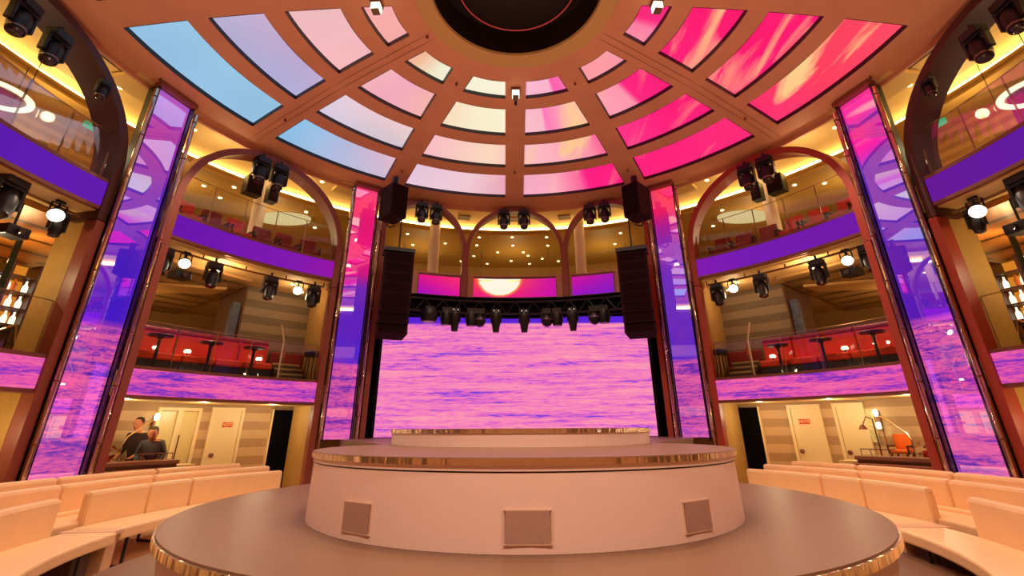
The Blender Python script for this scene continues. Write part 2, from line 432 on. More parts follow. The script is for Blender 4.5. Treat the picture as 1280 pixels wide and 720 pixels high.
# small sprinklers
for i, (a, r) in enumerate(((-60, 6.2), (-30, 6.3), (30, 6.3), (60, 6.2), (-30, 2.6), (30, 2.6), (0, 5.7), (-78, 7.3), (78, 7.3), (-62, 1.95))):
    m = MB(); m.lathe([(.03, 0), (.03, .02), (.012, .03), (.012, .07)], c=P(a, r, hz(r)-.07), n=10)
    tag(m.build('sprinkler', M_trim), 'tiny bronze sprinkler head on the dome rib', 'sprinkler', 'sprinklers on the dome ribs')

# ---------------------------------------------------------------- sky colours on the walls' screens
def fascia_upper_col(a):      # level 3 fascia, purple
    aa = abs(a)
    if a < 0: return ramp([(39, (150, 22, 165, 0)), (48, (128, 26, 175, 0)), (69, (104, 22, 172, 0)), (80, (98, 28, 172, 0)), (110, (82, 30, 176, 0))], aa)
    return ramp([(39, (132, 26, 178, 0)), (50, (116, 28, 178, 0)), (69, (112, 26, 165, 0)), (80, (104, 26, 150, 0)), (110, (86, 30, 172, 0))], aa)

def fascia(a0, a1, z0, z1, label, kind, group):
    r = 7.44; am = (a0+a1)/2
    t = thing('fascia_screen', label, 'screen', P(am, r, z0), group)
    nu = 40
    def posf(u, v): return P(a0+(a1-a0)*u, r, z0+.04+(z1-z0-.08)*v)
    if kind == 'sea': colf = lambda u, v: (200, 80, 180, 1)
    elif kind == 'purple': colf = lambda u, v: fascia_upper_col(a0+(a1-a0)*u)
    elif kind == 'c_left':
        colf = lambda u, v: lerpc(lerpc((160, 20, 190, 0), (225, 22, 150, 0), u), lerpc((235, 20, 130, 0), (250, 50, 110, 0), u), v)
    elif kind == 'c_right':
        colf = lambda u, v: lerpc(lerpc((150, 22, 190, 0), (130, 28, 195, 0), u), lerpc((215, 20, 150, 0), (170, 25, 175, 0), u), v)
    else:
        nu = 120
        def colf(u, v):
            x = (u-.315)*(a1-a0)*R(1)*r; y = (v-1.05)*.6
            base = lerpc((235, 30, 130, 0), ramp([(0, (250, 60, 70, 0)), (.3, (255, 110, 70, 0)), (.55, (250, 70, 90, 0)), (1, (215, 20, 150, 0))], u), v)
            base = lerpc(base, (190, 20, 175, 0), max(0, (u-.55)*2)*(1-v*.6))
            d = (x/.62)**2+(y/.56)**2
            if d < 1.0 and not (v > .86 and v < .95 and d > .2): return (255, 246, 225, 0)
            if d < 1.35: return lerpc((255, 160, 70, 0), base, (d-1)/.35)
            return base
    grid('screen', M_ledb, posf, colf, nu, 20 if kind == 'sun' else 4, lambda u, v: ((a0+(a1-a0)*u)*R(1)*r+a0, z0+(z1-z0)*v), t)
    MB().arc(a0, a1, r-.01, r+.25, z1-.04, z1+.02, 24).build('top_trim', M_trim, t)
    MB().arc(a0, a1, r-.01, r+.25, z0-.02, z0+.04, 24).build('bottom_trim', M_trim, t)
    MB().arc(a0, a1, r+.01, r+.06, z0, z1, 24).build('back_panel', M_black, t)
    return t

# ---------------------------------------------------------------- arches
def arch(a0, a1, zspring, rise, zbot, w, dep, label, rmid=7.55, dep2=.34, m_=M_arch, group=None, zbotR=None):
    am = (a0+a1)/2; t = thing('arch_frame', label, 'arch', P(am, rmid, zbot), group)
    ha = (a1-a0)/2; n = 40; pts = []; 
    for i in range(n+1):
        th = pi - pi*i/n
        pts.append((am+ha*cos(th), zspring+rise*sin(th)))
    path = [(a0, zbot)]+pts+[(a1, zbot if zbotR is None else zbotR)]
    pos = [P(a, rmid, z) for a, z in path]
    def frame(i):
        p0 = pos[max(0, i-1)]; p1 = pos[min(len(pos)-1, i+1)]; tg = (p1-p0).normalized()
        rad = P(path[i][0], 1, 0); rad.z = 0; u = tg.cross(rad).normalized(); return u, rad.normalized()
    MB().sweep(pos, frame, w, dep2).build('arch_band', m_, t, smooth=True)
    return t
BAYW = 15.05
SIDES = ((-1, 'left'), (1, 'right'))
for s, nm in SIDES:
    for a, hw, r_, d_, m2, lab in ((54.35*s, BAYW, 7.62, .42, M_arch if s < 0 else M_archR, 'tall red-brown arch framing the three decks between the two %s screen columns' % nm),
                         (93.6*s, 14.9, 7.70, .58, M_archshade, 'tall shade-darkened brown arch at the far %s edge beside the big screen column' % nm)):
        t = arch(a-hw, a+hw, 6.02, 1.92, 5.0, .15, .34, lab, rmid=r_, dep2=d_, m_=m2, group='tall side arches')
        for q in (-1, 1):
            MB().boxa(a+q*hw, 7.52, 2.49, (.15, .26, 4.98)).build('post', M_arch if s < 0 else M_archR, t, bevel=.01)
# centre arcade: three arches sharing two posts
t = thing('arcade_frame', 'red-brown three-arched frame above the stage with two slim posts', 'arch', P(0, 7.5, 5.0))
for am, ha in ((0, 11.2), (-21.4, 9.7), (21.4, 9.7)):
    pos = []; angs = []
    for i in range(37):
        th = pi-pi*i/36; aa = am+ha*cos(th); pos.append(P(aa, 7.5, 6.45+1.52*sin(th))); angs.append(aa)
    def frame(i):
        tg = (pos[min(36, i+1)]-pos[max(0, i-1)]).normalized(); rad = P(angs[i], 1, 0); u = tg.cross(rad).normalized(); return u, rad
    MB().sweep(pos, frame, .12, .3).build('arch_band', M_arch, t, smooth=True)
for a in (-11.6, 11.6):
    MB().boxa(a, 7.47, 5.85, (.2, .3, 1.7)).build('post', M_arch, t, bevel=.02)

# posts beside LED columns (brown with polished tube)
def post(a, z0, z1, label, w=.13):
    t = thing('bronze_post', label, 'post', P(a, 7.5, z0), 'bronze posts beside the screen columns')
    MB().boxa(a, 7.5, (z0+z1)/2, (w, .34, z1-z0)).build('post_body', M_arch if a < 0 else M_archR, t, bevel=.01)
    return t
def steel_tube(a, z0, z1, label, r=7.32):
    t = thing('steel_tube', label, 'tube', P(a, r, z0), 'polished tubes beside the screen columns')
    MB().tube(P(a, r, z0), P(a, r, z1), .038, 12).build('tube_body', M_chrome, t, smooth=True)
    z = z0+.5
    while z < z1:
        MB().lathe([(.045, 0), (.045, .03)], c=P(a, r, z), n=10).build('collar', M_trim, t); z += .9
    return t

# ---------------------------------------------------------------- LED columns
def led_column(a0, a1, z0, z1, label, nodes, group, inner):
    """a0..a1 angles, flat screen facing the centre, nodes colour ramp over z"""
    am = (a0+a1)/2; r = 7.42; hw = r*math.tan(R((a1-a0)/2)); zc = (z0+z1)/2
    t = thing('screen_column', label, 'screen', P(am, r, z0), group)
    e = P(am, 1, 0); tg = Vector((cos(R(am)), -sin(R(am)), 0)); o = e*(r)
    def posf(u, v): return o+tg*(hw*(2*u-1))+Vector((0, 0, z0+(z1-z0)*v))
    def colf(u, v):
        z = z0+(z1-z0)*v; c = ramp(nodes, z)
        x = u if inner > 0 else 1-u
        n = noise.noise(Vector((u*1.3+am, z*1.1, 0)))*26
        if c[3] == 0: c = (min(255, max(0, c[0]+n)), c[1], min(255, max(0, c[2]-n*.4)), 0)
        return c
    grid('screen', M_ledc, posf, colf, 8, 90, lambda u, v: (hw*2*u+am, z0+(z1-z0)*v), t)
    for s, ea in ((-1, a0), (1, a1)):
        c = o+tg*(s*(hw+.03))-e*.02+Vector((0, 0, zc))
        MB().box(c, (.03, .14, z1-z0+.1), Matrix.Rotation(-R(am), 3, 'Z')).build('side_fin', M_fin, t)
    MB().box(o-e*.04+Vector((0, 0, z1+.06)), (2*hw+.12, .2, .1), Matrix.Rotation(-R(am), 3, 'Z')).build('top_cap', M_arch, t)
    MB().box(o+e*.1+Vector((0, 0, zc)), (2*hw+.12, .16, z1-z0), Matrix.Rotation(-R(am), 3, 'Z')).build('housing', M_black, t)
    return t
SEA = (200, 80, 180, 1)
bigL = [(0, SEA), (3.22, SEA), (3.32, (84, 26, 196, 0)), (4.2, (70, 26, 190, 0)), (5, (84, 34, 190, 0)), (6, (110, 38, 176, 0)), (7, (150, 36, 160, 0)), (7.8, (175, 60, 175, 0)), (8.1, (150, 100, 215, 0))]  # lavender top is a reflection painted into the ramp
bigR = [(0, SEA), (3.25, SEA), (3.35, (96, 26, 184, 0)), (4.2, (84, 30, 180, 0)), (5.4, (96, 42, 178, 0)), (6.6, (108, 44, 176, 0)), (6.9, (190, 26, 150, 0)), (7.3, (225, 24, 150, 0)), (7.45, (120, 50, 160, 0)), (7.7, (225, 30, 150, 0)), (8.1, (240, 40, 150, 0))]
smL = [(0, SEA), (3.05, SEA), (3.15, (80, 30, 200, 0)), (4.4, (96, 34, 190, 0)), (5.1, (120, 40, 180, 0)), (5.5, (215, 20, 130, 0)), (6.3, (235, 22, 125, 0)), (7.2, (240, 26, 110, 0)), (8.1, (240, 60, 120, 0))]
smR = [(0, SEA), (3.1, SEA), (3.2, (90, 36, 196, 0)), (4.6, (110, 46, 190, 0)), (6.2, (128, 44, 186, 0)), (6.9, (185, 30, 140, 0)), (7.3, (240, 30, 100, 0)), (8.1, (250, 60, 90, 0))]
led_column(-77.1, -71.6, 0, 8.02, 'wide tall screen column on the left, purple above a pink sea', bigL, 'screen columns', 1)
led_column(71.5, 77.0, 0, 8.02, 'wide tall screen column on the right, magenta top above a pink sea', bigR, 'screen columns', -1)
led_column(-37.5, -32.7, 1.38, 8.02, 'narrow tall screen column left of the stage with hot pink top', smL, 'screen columns', 1)
led_column(32.5, 37.3, 1.38, 8.02, 'narrow tall screen column right of the stage with coral red top', smR, 'screen columns', -1)
for s, nm in SIDES:
    steel_tube(s*38.25, 1.0, 7.9, 'polished tube on the outer edge of the narrow %s screen column' % nm)
    steel_tube(s*31.7, 1.38, 7.9, 'polished tube on the stage side of the narrow %s screen column' % nm)
    post(s*30.6, 1.38, 8.05, 'slim red-brown post between the narrow %s screen column and the stage' % nm)
    steel_tube(s*70.8, 0, 7.9, 'polished tube between the tall %s arch and the wide screen column' % nm)
    steel_tube(s*77.9, 0, 7.9, 'polished tube on the outer edge of the wide %s screen column' % nm)

# ---------------------------------------------------------------- structure: floors, decks, walls
m = MB(); m.arc(0, 360, 0.0, 15.5, -.2, 0, 96); struct(m.build('floor', M_floor))
def slab(a0, a1, z0, z1, mt, r0=7.52): 
    m = MB(); m.arc(a0, a1, r0, 15, z0, z1, 40); return struct(m.build('floor', mt))
M_slab = mat('deck_soffit', (206, 168, 104), .6)
for s, nm in SIDES:
    a0, a1 = sorted((s*31, s*130))
    slab(a0, a1, 2.17, 2.60, M_slab)
slab(-130, 130, 5.16, 5.70, M_slab)
# gallery ceilings
m = MB(); m.arc(-130, 130, 7.62, 9.8, 8.25, 8.33, 110); struct(m.build('ceiling', M_galceil))
m = MB(); m.arc(-130, 130, 9.32, 15, 7.95, 8.02, 110); m.arc(-130, 130, 9.32, 9.36, 7.9, 8.08, 110); struct(m.build('ceiling', M_galceil2))
m = MB(); m.arc(-130, 130, 7.6, 7.66, 8.0, 8.26, 110); struct(m.build('trim_3', M_brown))
m = MB(); m.arc(-130, 130, 8.0, 8.015, 8.235, 8.25, 110); struct(m.build('trim_4', M_black))
cv = MB(); cv.arc(-128, 128, 9.55, 9.58, 8.07, 8.25, 110); tag(cv.build('cove_light', M_cove), 'continuous warm cove light curving round the top gallery ceiling', 'light')
# outer walls
M_wall = mat('gallery_wall', (170, 128, 70), .6, var=.05)
m = MB(); m.arc(-130, 130, 14.2, 14.4, 0, 2.2, 80); m.arc(-130, 130, 14.2, 14.4, 2.2, 5.2, 80); m.arc(-130, 130, 14.0, 14.4, 5.7, 8.0, 80); struct(m.build('wall_outer', M_wall))
m = MB(); m.arc(-27, 27, 13.2, 13.5, 5.7, 7.3, 40); struct(m.build('window_1', M_teal))
m = MB(); m.arc(-27, 27, 13.1, 13.5, 7.3, 7.95, 40)
struct(m.build('wall_gallery', M_wall))
m = MB()
for a in range(-26, 27, 4): m.boxa(a, 13.15, 6.6, (.07, .1, 1.5))
struct(m.build('trim_5', mat('window_mullion', (70, 62, 44), .5)))
# rear closure behind the camera
m = MB(); m.arc(130, 230, 9.0, 9.2, 0, 8.3, 30); struct(m.build('wall_rear', mat('rear_wall_paint', (200, 150, 110), .7)))
m = MB(); m.arc(130, 230, 7.5, 9.3, 8.1, 8.3, 30); struct(m.build('ceiling', M_brown))
m = MB()
for s in (-1, 1): m.boxa(s*130, 12.2, 4.1, (.15, 6.4, 8.3))
struct(m.build('wall_end', M_wall))
# piers behind the columns
for s, nm in SIDES:
    for (b0, b1, zt, rr_) in ((31.2, 39.0, 5.2, 9.4), (70.0, 78.6, 5.2, 8.3)):
        a0, a1 = sorted((s*b0, s*b1))
        m = MB(); m.arc(a0, a1, 7.78, rr_, 0, 2.17, 6); m.arc(a0, a1, 7.78, rr_, 2.6, zt, 6); struct(m.build('wall_'+nm, M_tan))
# soffit plates bridging dome rim and gallery ceiling beside each column
for s, nm in SIDES:
    for a in (35, 74.5):
        a0, a1 = sorted((s*(a-5.5), s*(a+5.5)))
        m = MB(); m.arc(a0, a1, 7.5, 8.3, 8.1, 8.2, 10); struct(m.build('trim_6', M_galceil))

# ---------------------------------------------------------------- fascia screens
for s, nm in SIDES:
    a0, a1 = sorted((s*39.7, s*69.0))
    fascia(a0, a1, 2.15, 2.68, 'lower curved fascia screen with pink sea inside the tall %s arch' % nm, 'sea', 'curved fascia screens')
    fascia(a0, a1, 5.2, 5.73, 'upper curved purple fascia screen inside the tall %s arch' % nm, 'purple', 'curved fascia screens')
    a0, a1 = sorted((s*79.1, s*108.2))
    fascia(a0, a1, 2.15, 2.68, 'lower curved fascia screen with pink sea at the far %s edge' % nm, 'sea', 'curved fascia screens')
    fascia(a0, a1, 5.2, 5.73, 'upper curved purple fascia screen at the far %s edge' % nm, 'purple', 'curved fascia screens')
fascia(-9.5, 9.3, 5.12, 5.76, 'middle fascia screen above the stage showing the white setting sun', 'sun', 'curved fascia screens')
fascia(-21.8, -12.6, 5.12, 5.76, 'small pink fascia screen left of the sun screen above the stage', 'c_left', 'curved fascia screens')
fascia(12.9, 22.2, 5.12, 5.76, 'small magenta fascia screen right of the sun screen above the stage', 'c_right', 'curved fascia screens')
m = MB(); m.arc(-30, 30, 7.50, 7.6, 5.05, 5.84, 40); m.arc(-30, 30, 7.40, 7.6, 5.0, 5.09, 40); struct(m.build('trim_7', mat('beige_fascia', (206, 150, 116), .5)))

# ---------------------------------------------------------------- stage
def disc(name, prof, mt, parent, c, n=128):
    return MB().lathe(prof, c=(c[0], c[1], 0), n=n).build(name, mt, parent, smooth=True)
cB = (0, .65)
t = thing('round_platform', 'wide round grey floor platform with brass edge under the stage drum', 'stage', (0, .65, 0))
disc('skirt', [(4.6, 0.0), (4.6, .2), (3.5, .2)], M_grey, t, cB)
disc('platform_body', [(3.66, .201), (3.74, .72)], M_stage, t, cB)
disc('brass_rim', [(3.74, .721), (3.79, .721), (3.79, .785), (3.74, .785)], M_brass, t, cB)
disc('deck', [(3.77, .722), (3.77, .80), (0.01, .80)], M_grey, t, cB)
t = thing('stage_drum', 'large round white stage drum with brass band and three square vents', 'stage', (0, 0, .8))
disc('drum_body', [(2.28, .802), (2.27, 1.30)], M_stage, t, (0, 0))
disc('groove', [(2.255, 1.30), (2.255, 1.312)], M_black, t, (0, 0))
disc('drum_lip', [(2.28, 1.312), (2.28, 1.352)], M_stage, t, (0, 0))
disc('brass_band', [(2.30, 1.352), (2.30, 1.396)], M_brass, t, (0, 0))
disc('top', [(2.29, 1.396), (2.29, 1.402), (0.01, 1.402)], M_grey, t, (0, 0))
for a, w in ((-144, .34), (-179.5, .34), (144.8, .34)):
    v = MB(); v.boxa(a, 2.265, .965, (w-.03, .05, .2)); vo = v.build('vent', M_vent, t)
    f = MB()
    for sx in (-1, 1): f.boxa(a+sx*degrees(.165/2.27), 2.262, .965, (.008, .055, .212))
    for z in (.862, 1.068): f.boxa(a, 2.262, z, (w, .055, .008))
    f.build('vent_frame', mat('vent_rim', (214, 178, 146), .4), vo, loc=None)
t = thing('top_disc', 'small raised round white disc with brass band on the stage', 'stage', (0, 1.5, 1.4))
disc('disc_body', [(1.86, 1.403), (1.86, 1.55)], M_stage, t, (0, 1.55))
disc('brass_band', [(1.88, 1.55), (1.88, 1.596)], M_brass, t, (0, 1.55))
disc('top', [(1.87, 1.596), (1.87, 1.60), (0.01, 1.60)], M_grey, t, (0, 1.55))
# rear stage
def arcpts(r, a0, a1, n, c): return [P(a0+(a1-a0)*i/n, r, 0, c).xy for i in range(n+1)]
def prism(pl, z0, z1):
    n = len(pl); return MB().add([(x, y, z0) for x, y in pl]+[(x, y, z1) for x, y in pl], [tuple(range(n)), tuple(range(n, 2*n))]+[(i, (i+1) % n, (i+1) % n+n, i+n) for i in range(n)])
t = thing('rear_stage', 'grey rear stage deck between the drum and the big screen', 'stage', (0, 6, 0))
back = [(3.75, 4.9), (4.25, 6.3), (4.25, 7.28), (-4.25, 7.28), (-4.25, 6.3), (-3.75, 4.9)]
prism(arcpts(2.33, -52, 52, 24, (0, 0))+back, .81, 1.385).build('stage_deck', M_grey, t)
prism(arcpts(4.63, -38, 38, 20, (0, .65))+back[1:-1], 0, .805).build('stage_base', M_creamdark, t)
# main screen
t = thing('main_screen', 'huge stage screen showing pink and violet sea under a purple sky', 'screen', (0, 7.43, 1.39))
grid('screen', M_led, lambda u, v: Vector((-3.76+7.5*u, 7.43, 1.40+3.35*v)), lambda u, v: (92, 34, 214, 0 if v > .885 else 1), 40, 60, lambda u, v: (7.5*u+3, 3.35*v), t)
MB().box((0, 7.5, 3.1), (7.6, .1, 3.5)).build('cabinet', M_black, t)
# black legs and header
for s, nm in SIDES:
    m = MB()
    for i in range(8): m.box((s*(3.83+.09*i), 7.3+.02*(i % 2), 3.2), (.1, .06, 3.6))
    tag(m.build('stage_drape', M_blackcloth), 'black side drape at the %s edge of the big stage screen' % nm, 'curtain', 'black stage drapes')
m = MB(); m.box((0, 7.34, 4.82), (9.0, .06, .5)); struct(m.build('trim_8', M_blackcloth))

# ---------------------------------------------------------------- fixtures
def frame_at(a, r, z): return P(a, r, z)
def moving_head(p, aim, label, group, sc=1.0, lit=False, a=0, glint=True):
    """yoke spotlight hanging from p (top), aimed along vector"""
    p = Vector(p); t = thing('moving_head_light', label, 'spotlight', p, group)
    Mz = Matrix.Rotation(-R(a), 3, 'Z')
    b = MB(); b.box(p-Vector((0, 0, .06*sc)), (.26*sc, .2*sc, .12*sc), Mz); b.tube(p, p+Vector((0, 0, .1*sc)), .025*sc); b.build('base', M_black, t, bevel=.012*sc)
    y = MB()
    for s in (-1, 1): y.box(p+Mz @ Vector((s*.145*sc, 0, -.25*sc)), (.04*sc, .1*sc, .32*sc), Mz)
    y.box(p+Vector((0, 0, -.13*sc)), (.33*sc, .12*sc, .05*sc), Mz)
    y.build('yoke', M_black, t, bevel=.01*sc)
    c = p+Vector((0, 0, -.33*sc)); d = Vector(aim).normalized()
    h = MB(); h.lathe([(.06*sc, -.17*sc), (.10*sc, -.13*sc), (.125*sc, -.02*sc), (.115*sc, .1*sc), (.095*sc, .17*sc), (.1*sc, .2*sc)], c=c, axis=d, n=20); ho = h.build('head', M_black, t, smooth=True)
    if lit: MB().lathe([(.09*sc, .2*sc), (.09*sc, .212*sc)], c=c, axis=d, n=20).build('lens', M_wave, t)
    else:
        MB().lathe([(.085*sc, .2*sc), (.06*sc, .225*sc), (.01, .23*sc)], c=c, axis=d, n=20).build('lens', mat('dark_lens', (40, 30, 44), .08, spec=1), t, smooth=True)
    if glint: MB().lathe([(.104*sc, .145*sc), (.108*sc, .16*sc), (.104*sc, .175*sc)], c=c, axis=d, n=20, cap=False).build('trim_ring', mat('grey_ring', (150, 130, 120), .3, metal=.6), t)
    return t
def cam_dir(p): 
    d = Vector((-.13, -6.08, 1.6))-Vector(p); return d.normalized()
# pairs hung in the arch tops
pairs = [(-57.4, 'left'), (-53.8, 'left'), (53.0, 'right'), (56.8, 'right')]
for a, nm in pairs:
    side = 'nearer the wide column' if abs(a) > 55 else 'nearer the stage'
    p = P(a, 7.35, 7.78); moving_head(p, Vector((0, 0, -1))+cam_dir(p)*.25, 'black moving head atop the tall %s arch, %s' % (nm, side), 'moving heads in the arch tops', 1.25, a=a)
for a, lab in ((-2.6, 'left one of the pair under the middle arch above the sun screen'), (2.3, 'right one of the pair under the middle arch above the sun screen'), (-22.4, 'outer one of the pair under the arch left of centre'), (-19.0, 'inner one of the pair under the arch left of centre'), (18.2, 'inner one of the pair under the arch right of centre'), (21.7, 'outer one of the pair under the arch right of centre')):
    p = P(a, 7.3, 7.9); moving_head(p, Vector((0, 0, -1))+cam_dir(p)*.35, 'black moving head, '+lab.replace(' above the sun screen', ''), 'moving heads in the arch tops', 1.15, a=a)
for s, nm in SIDES:
    for i, (a, z, w) in enumerate(((96.0, 7.62, 'nearest the frame edge'), (91.5, 7.6, 'second in from the edge'), (84.2, 7.42, 'small one lowest in the arch'))):
        p = P(s*a, 7.45, z); moving_head(p, Vector((0, 0, -1))+cam_dir(p)*.3, 'black moving head light high in the far %s arch, %s' % (nm, w), 'moving heads in the far arches', 1.15 if i < 2 else .7, a=s*a)
# level 2 soffit rail + fixtures
def par_lamp(p, a, label, group, s_=1.0):
    p = Vector(p); t = thing('par_lamp', label, 'spotlight', p, group); d = (cam_dir(p)+Vector((0, 0, -.45))).normalized()
    b = MB(); b.tube(p, p-Vector((0, 0, .12)), .02); b.box(p-Vector((0, 0, .02)), (.14, .05, .05), Matrix.Rotation(-R(a), 3, 'Z')); b.build('clamp', M_black, t)
    c = p-Vector((0, 0, .24*s_))
    MB().lathe([(.05*s_, -.14*s_), (.09*s_, -.08*s_), (.12*s_, .08*s_), (.125*s_, .1*s_)], c=c, axis=d, n=18).build('housing', M_black, t, smooth=True)
    MB().lathe([(.118*s_, .1*s_), (.09*s_, .125*s_), (.01, .14*s_)], c=c, axis=d, n=18).build('lens', M_wave, t, smooth=True)
    m = MB()
    for q in (-1, 1): m.box(c+Matrix.Rotation(-R(a), 3, 'Z') @ Vector((q*.13*s_, .0, .06)), (.012, .03, .2*s_), Matrix.Rotation(-R(a), 3, 'Z'))
    m.box(c+Vector((0, 0, .16)), (.27*s_, .03, .012), Matrix.Rotation(-R(a), 3, 'Z'))
    m.build('bracket', M_black, t)
    return t
def box_projector(p, a, label, group):
    p = Vector(p); t = thing('projector', label, 'projector', p, group); Mz = Matrix.Rotation(-R(a), 3, 'Z')
    MB().tube(p+Vector((0, 0, .4)), p, .018).build('stem', M_black, t)
    MB().box(p-Vector((0, 0, .1)), (.34, .28, .17), Mz).build('case', M_black, t, bevel=.015)
    MB().lathe([(.05, 0), (.05, .06)], c=p-Vector((0, 0, .1))-P(a, .14, 0), axis=-P(a, 1, 0), n=14).build('lens', mat('projector_lens', (90, 80, 70), .15, metal=.7), t)
    return t
for s, nm in SIDES:
    a0, a1 = sorted((s*40.5, s*69)); t = thing('lighting_rail', 'thin curved lighting rail under the upper deck inside the %s arch' % nm, 'rail', P(s*55, 7.75, 5.08), 'lighting rails')
    m = MB(); pts = [P(a0+(a1-a0)*i/20, 7.75, 5.06) for i in range(21)]; m.path(pts, .025, 6); m.build('rail', mat('rail_bronze', (130, 92, 52), .4, metal=.3), t)
    m = MB()
    for i in range(0, 21, 5): m.tube(pts[i], pts[i]+Vector((0, 0, .1)), .015)
    m.build('hanger', M_black, t)
    a0, a1 = sorted((s*79.5, s*107)); t = thing('lighting_rail', 'thin curved lighting rail under the upper deck at the far %s edge' % nm, 'rail', P(s*95, 7.75, 5.08), 'lighting rails')
    m = MB(); pts = [P(a0+(a1-a0)*i/20, 7.75, 5.06) for i in range(21)]; m.path(pts, .025, 6); m.build('rail', MATS['rail_bronze'], t)
    g = 'moving heads under the upper deck'
    for a, w in ((67.6, 'first from the wide screen column'), (59.8, 'second from the wide screen column'), (50.2, 'third from the wide screen column'), (42.2, 'nearest the narrow screen column')):
        p = P(s*a, 7.75, 5.05); moving_head(p, Vector((0, 0, -1))+cam_dir(p)*.3, 'black moving head light under the upper %s deck, %s' % (nm, w), g, 1.05, a=s*a, glint=False)
    for a, w in ((64.6, 'nearer the wide screen column'), (45.3, 'nearer the narrow screen column')):
        par_lamp(P(s*a, 7.7, 5.08), s*a, 'glowing white lamp under the upper %s deck, %s' % (nm, w), 'lit lamps under the upper deck', .9)
    box_projector(P(s*64.0, 7.9, 4.72), s*64, 'small dark projector below the lit lamp under the %s deck' % nm, 'small projectors under the upper deck')
    # far bays
    p = P(s*88.0, 7.7, 5.2); moving_head(p, Vector((0, 0, -1))+cam_dir(p)*.3, 'large black moving head at the far %s edge under the purple fascia' % nm, g, 1.25, a=s*88, glint=False)
    p = P(s*81.6, 7.75, 5.0); moving_head(p, Vector((0, 0, -1)), 'black moving head hanging below the bright lamp at the far %s edge' % nm, g, .8, a=s*81, glint=False)
    par_lamp(P(s*82.4, 7.7, 5.16), s*82, 'bright white lamp under the purple fascia at the far %s edge' % nm, 'lit lamps under the upper deck', .95)
    box_projector(P(s*84.5, 8.0, 4.6), s*84.5, 'dark box projector hanging at the far %s edge' % nm, 'small projectors under the upper deck')
# loudspeakers in side galleries
for s, nm in SIDES:
    for a, z, w, lab in ((54.5, 7.5, .42, 'larger square'), (51.0, 7.49, .26, 'narrow')):
        t = thing('hanging_speaker', '%s black loudspeaker beside the white column in the top %s gallery' % (lab, nm), 'speaker', P(s*a, 8.45, z+.5), 'gallery loudspeakers')
        MB().boxa(s*a, 8.45, z, (w, .3, .5)).build('cabinet', M_black, t, bevel=.02)
        MB().boxa(s*a, 8.29, z, (w-.06, .02, .44)).build('grille', M_grille, t)
        MB().tube(P(s*a, 8.45, z+.25), P(s*a, 8.45, 8.25), .015).build('bracket', M_black, t)
# white columns
for a, r, lab in ((-51.0, 9.1, 'white round column in the top gallery of the left arch'), (51.0, 9.1, 'white round column in the top gallery of the right arch'), (-17.6, 8.6, 'white round column behind the arch left of centre'), (14.4, 8.6, 'white round column behind the arch right of centre')):
    t = thing('white_column', lab, 'column', P(a, r, 5.7), 'white gallery columns')
    c = P(a, r, 0); MB().lathe([(.17, 5.7), (.17, 8.2)], c=c, n=24).build('shaft', M_white, t, smooth=True)
    MB().lathe([(.2, 5.7), (.2, 5.8)], c=c, n=24).build('base', M_white, t, smooth=True)
# downlights
def downlight(a, r, z, lab, g, rad=.05):
    t = MB(); t.lathe([(rad, 0), (rad, .012)], c=P(a, r, z-.014), n=12)
    o = t.build('downlight', [M_down]); tag(o, lab, 'downlight', g)
DLu = [(-61, 9.6), (-57, 10.4), (-54, 9.8), (-53.6, 10.8), (-41.5, 9.9), (-44, 11.5), (-38, 11), (61, 9.6), (57, 10.4), (54, 9.8), (48, 10.8), (41.5, 9.9), (44, 11.5), (38, 11)]
for a, r in DLu: downlight(a, r, 7.95, 'small round warm downlight in the lower gallery ceiling of a side bay', 'top gallery side downlights')
for a, r in [(-49.4, 8.3), (-42.9, 8.2), (-66, 8.4), (49.4, 8.3), (42.9, 8.2), (66, 8.4), (-77, 8.5), (77, 8.5), (-90, 8.6), (90, 8.6)]:
    downlight(a, r, 8.25, 'small round downlight in the high gallery ceiling next to the dome rim', 'high ceiling downlights')
for a, r in ((-7.4, 9.7), (-.4, 9.62), (6.9, 9.7), (-7.6, 10.5), (-.2, 10.45), (6.9, 10.55), (-3.2, 11.2), (1.9, 11.2), (-7.8, 11.7), (2.8, 11.6), (-.5, 12.2), (5.5, 12.0), (-14, 10.5), (14, 10.5), (-20, 11), (20, 11), (-22, 10), (22, 10), (-5, 12.6), (3, 12.6), (8.5, 12.4), (-10, 12.4)):
    downlight(a, r, 7.95, 'small round warm downlight in the ceiling behind the centre arcade', 'centre gallery downlights', .045)
for s in (-1, 1):
    for a, r in ((66, 8.6), (62.5, 9.6), (57, 8.3), (56, 10.2), (48.5, 8.2), (44.5, 8.4), (41.5, 9.0), (64, 11.5), (60, 12), (58, 9.0), (84, 9.5), (82, 11)):
        downlight(s*a, r, 5.16, 'small round downlight in the lounge ceiling of the middle deck', 'lounge downlights', .045)
# sprinkler grilles behind centre arcade and side
for a, lab in ((-11.3, 'left'), (0, 'middle'), (11.3, 'right')):
    t = MB(); t.boxa(a, 8.7, 8.235, (.42, .36, .03)); tag(t.build('air_grille', mat('air_grille', (120, 74, 44), .6, var=.4, vscale=90)), 'square brown air grille in the high ceiling behind the arcade, %s of three' % lab, 'vent', 'high ceiling air grilles')
for s, nm in SIDES:
    t = MB(); t.boxa(s*81.5, 9.0, 8.23, (.7, .3, .04)); tag(t.build('air_grille', mat('pale_grille', (196, 160, 110), .5, var=.3, vscale=120)), 'pale rectangular air grille beside the cove in the far %s gallery' % nm, 'vent', 'far gallery air grilles')

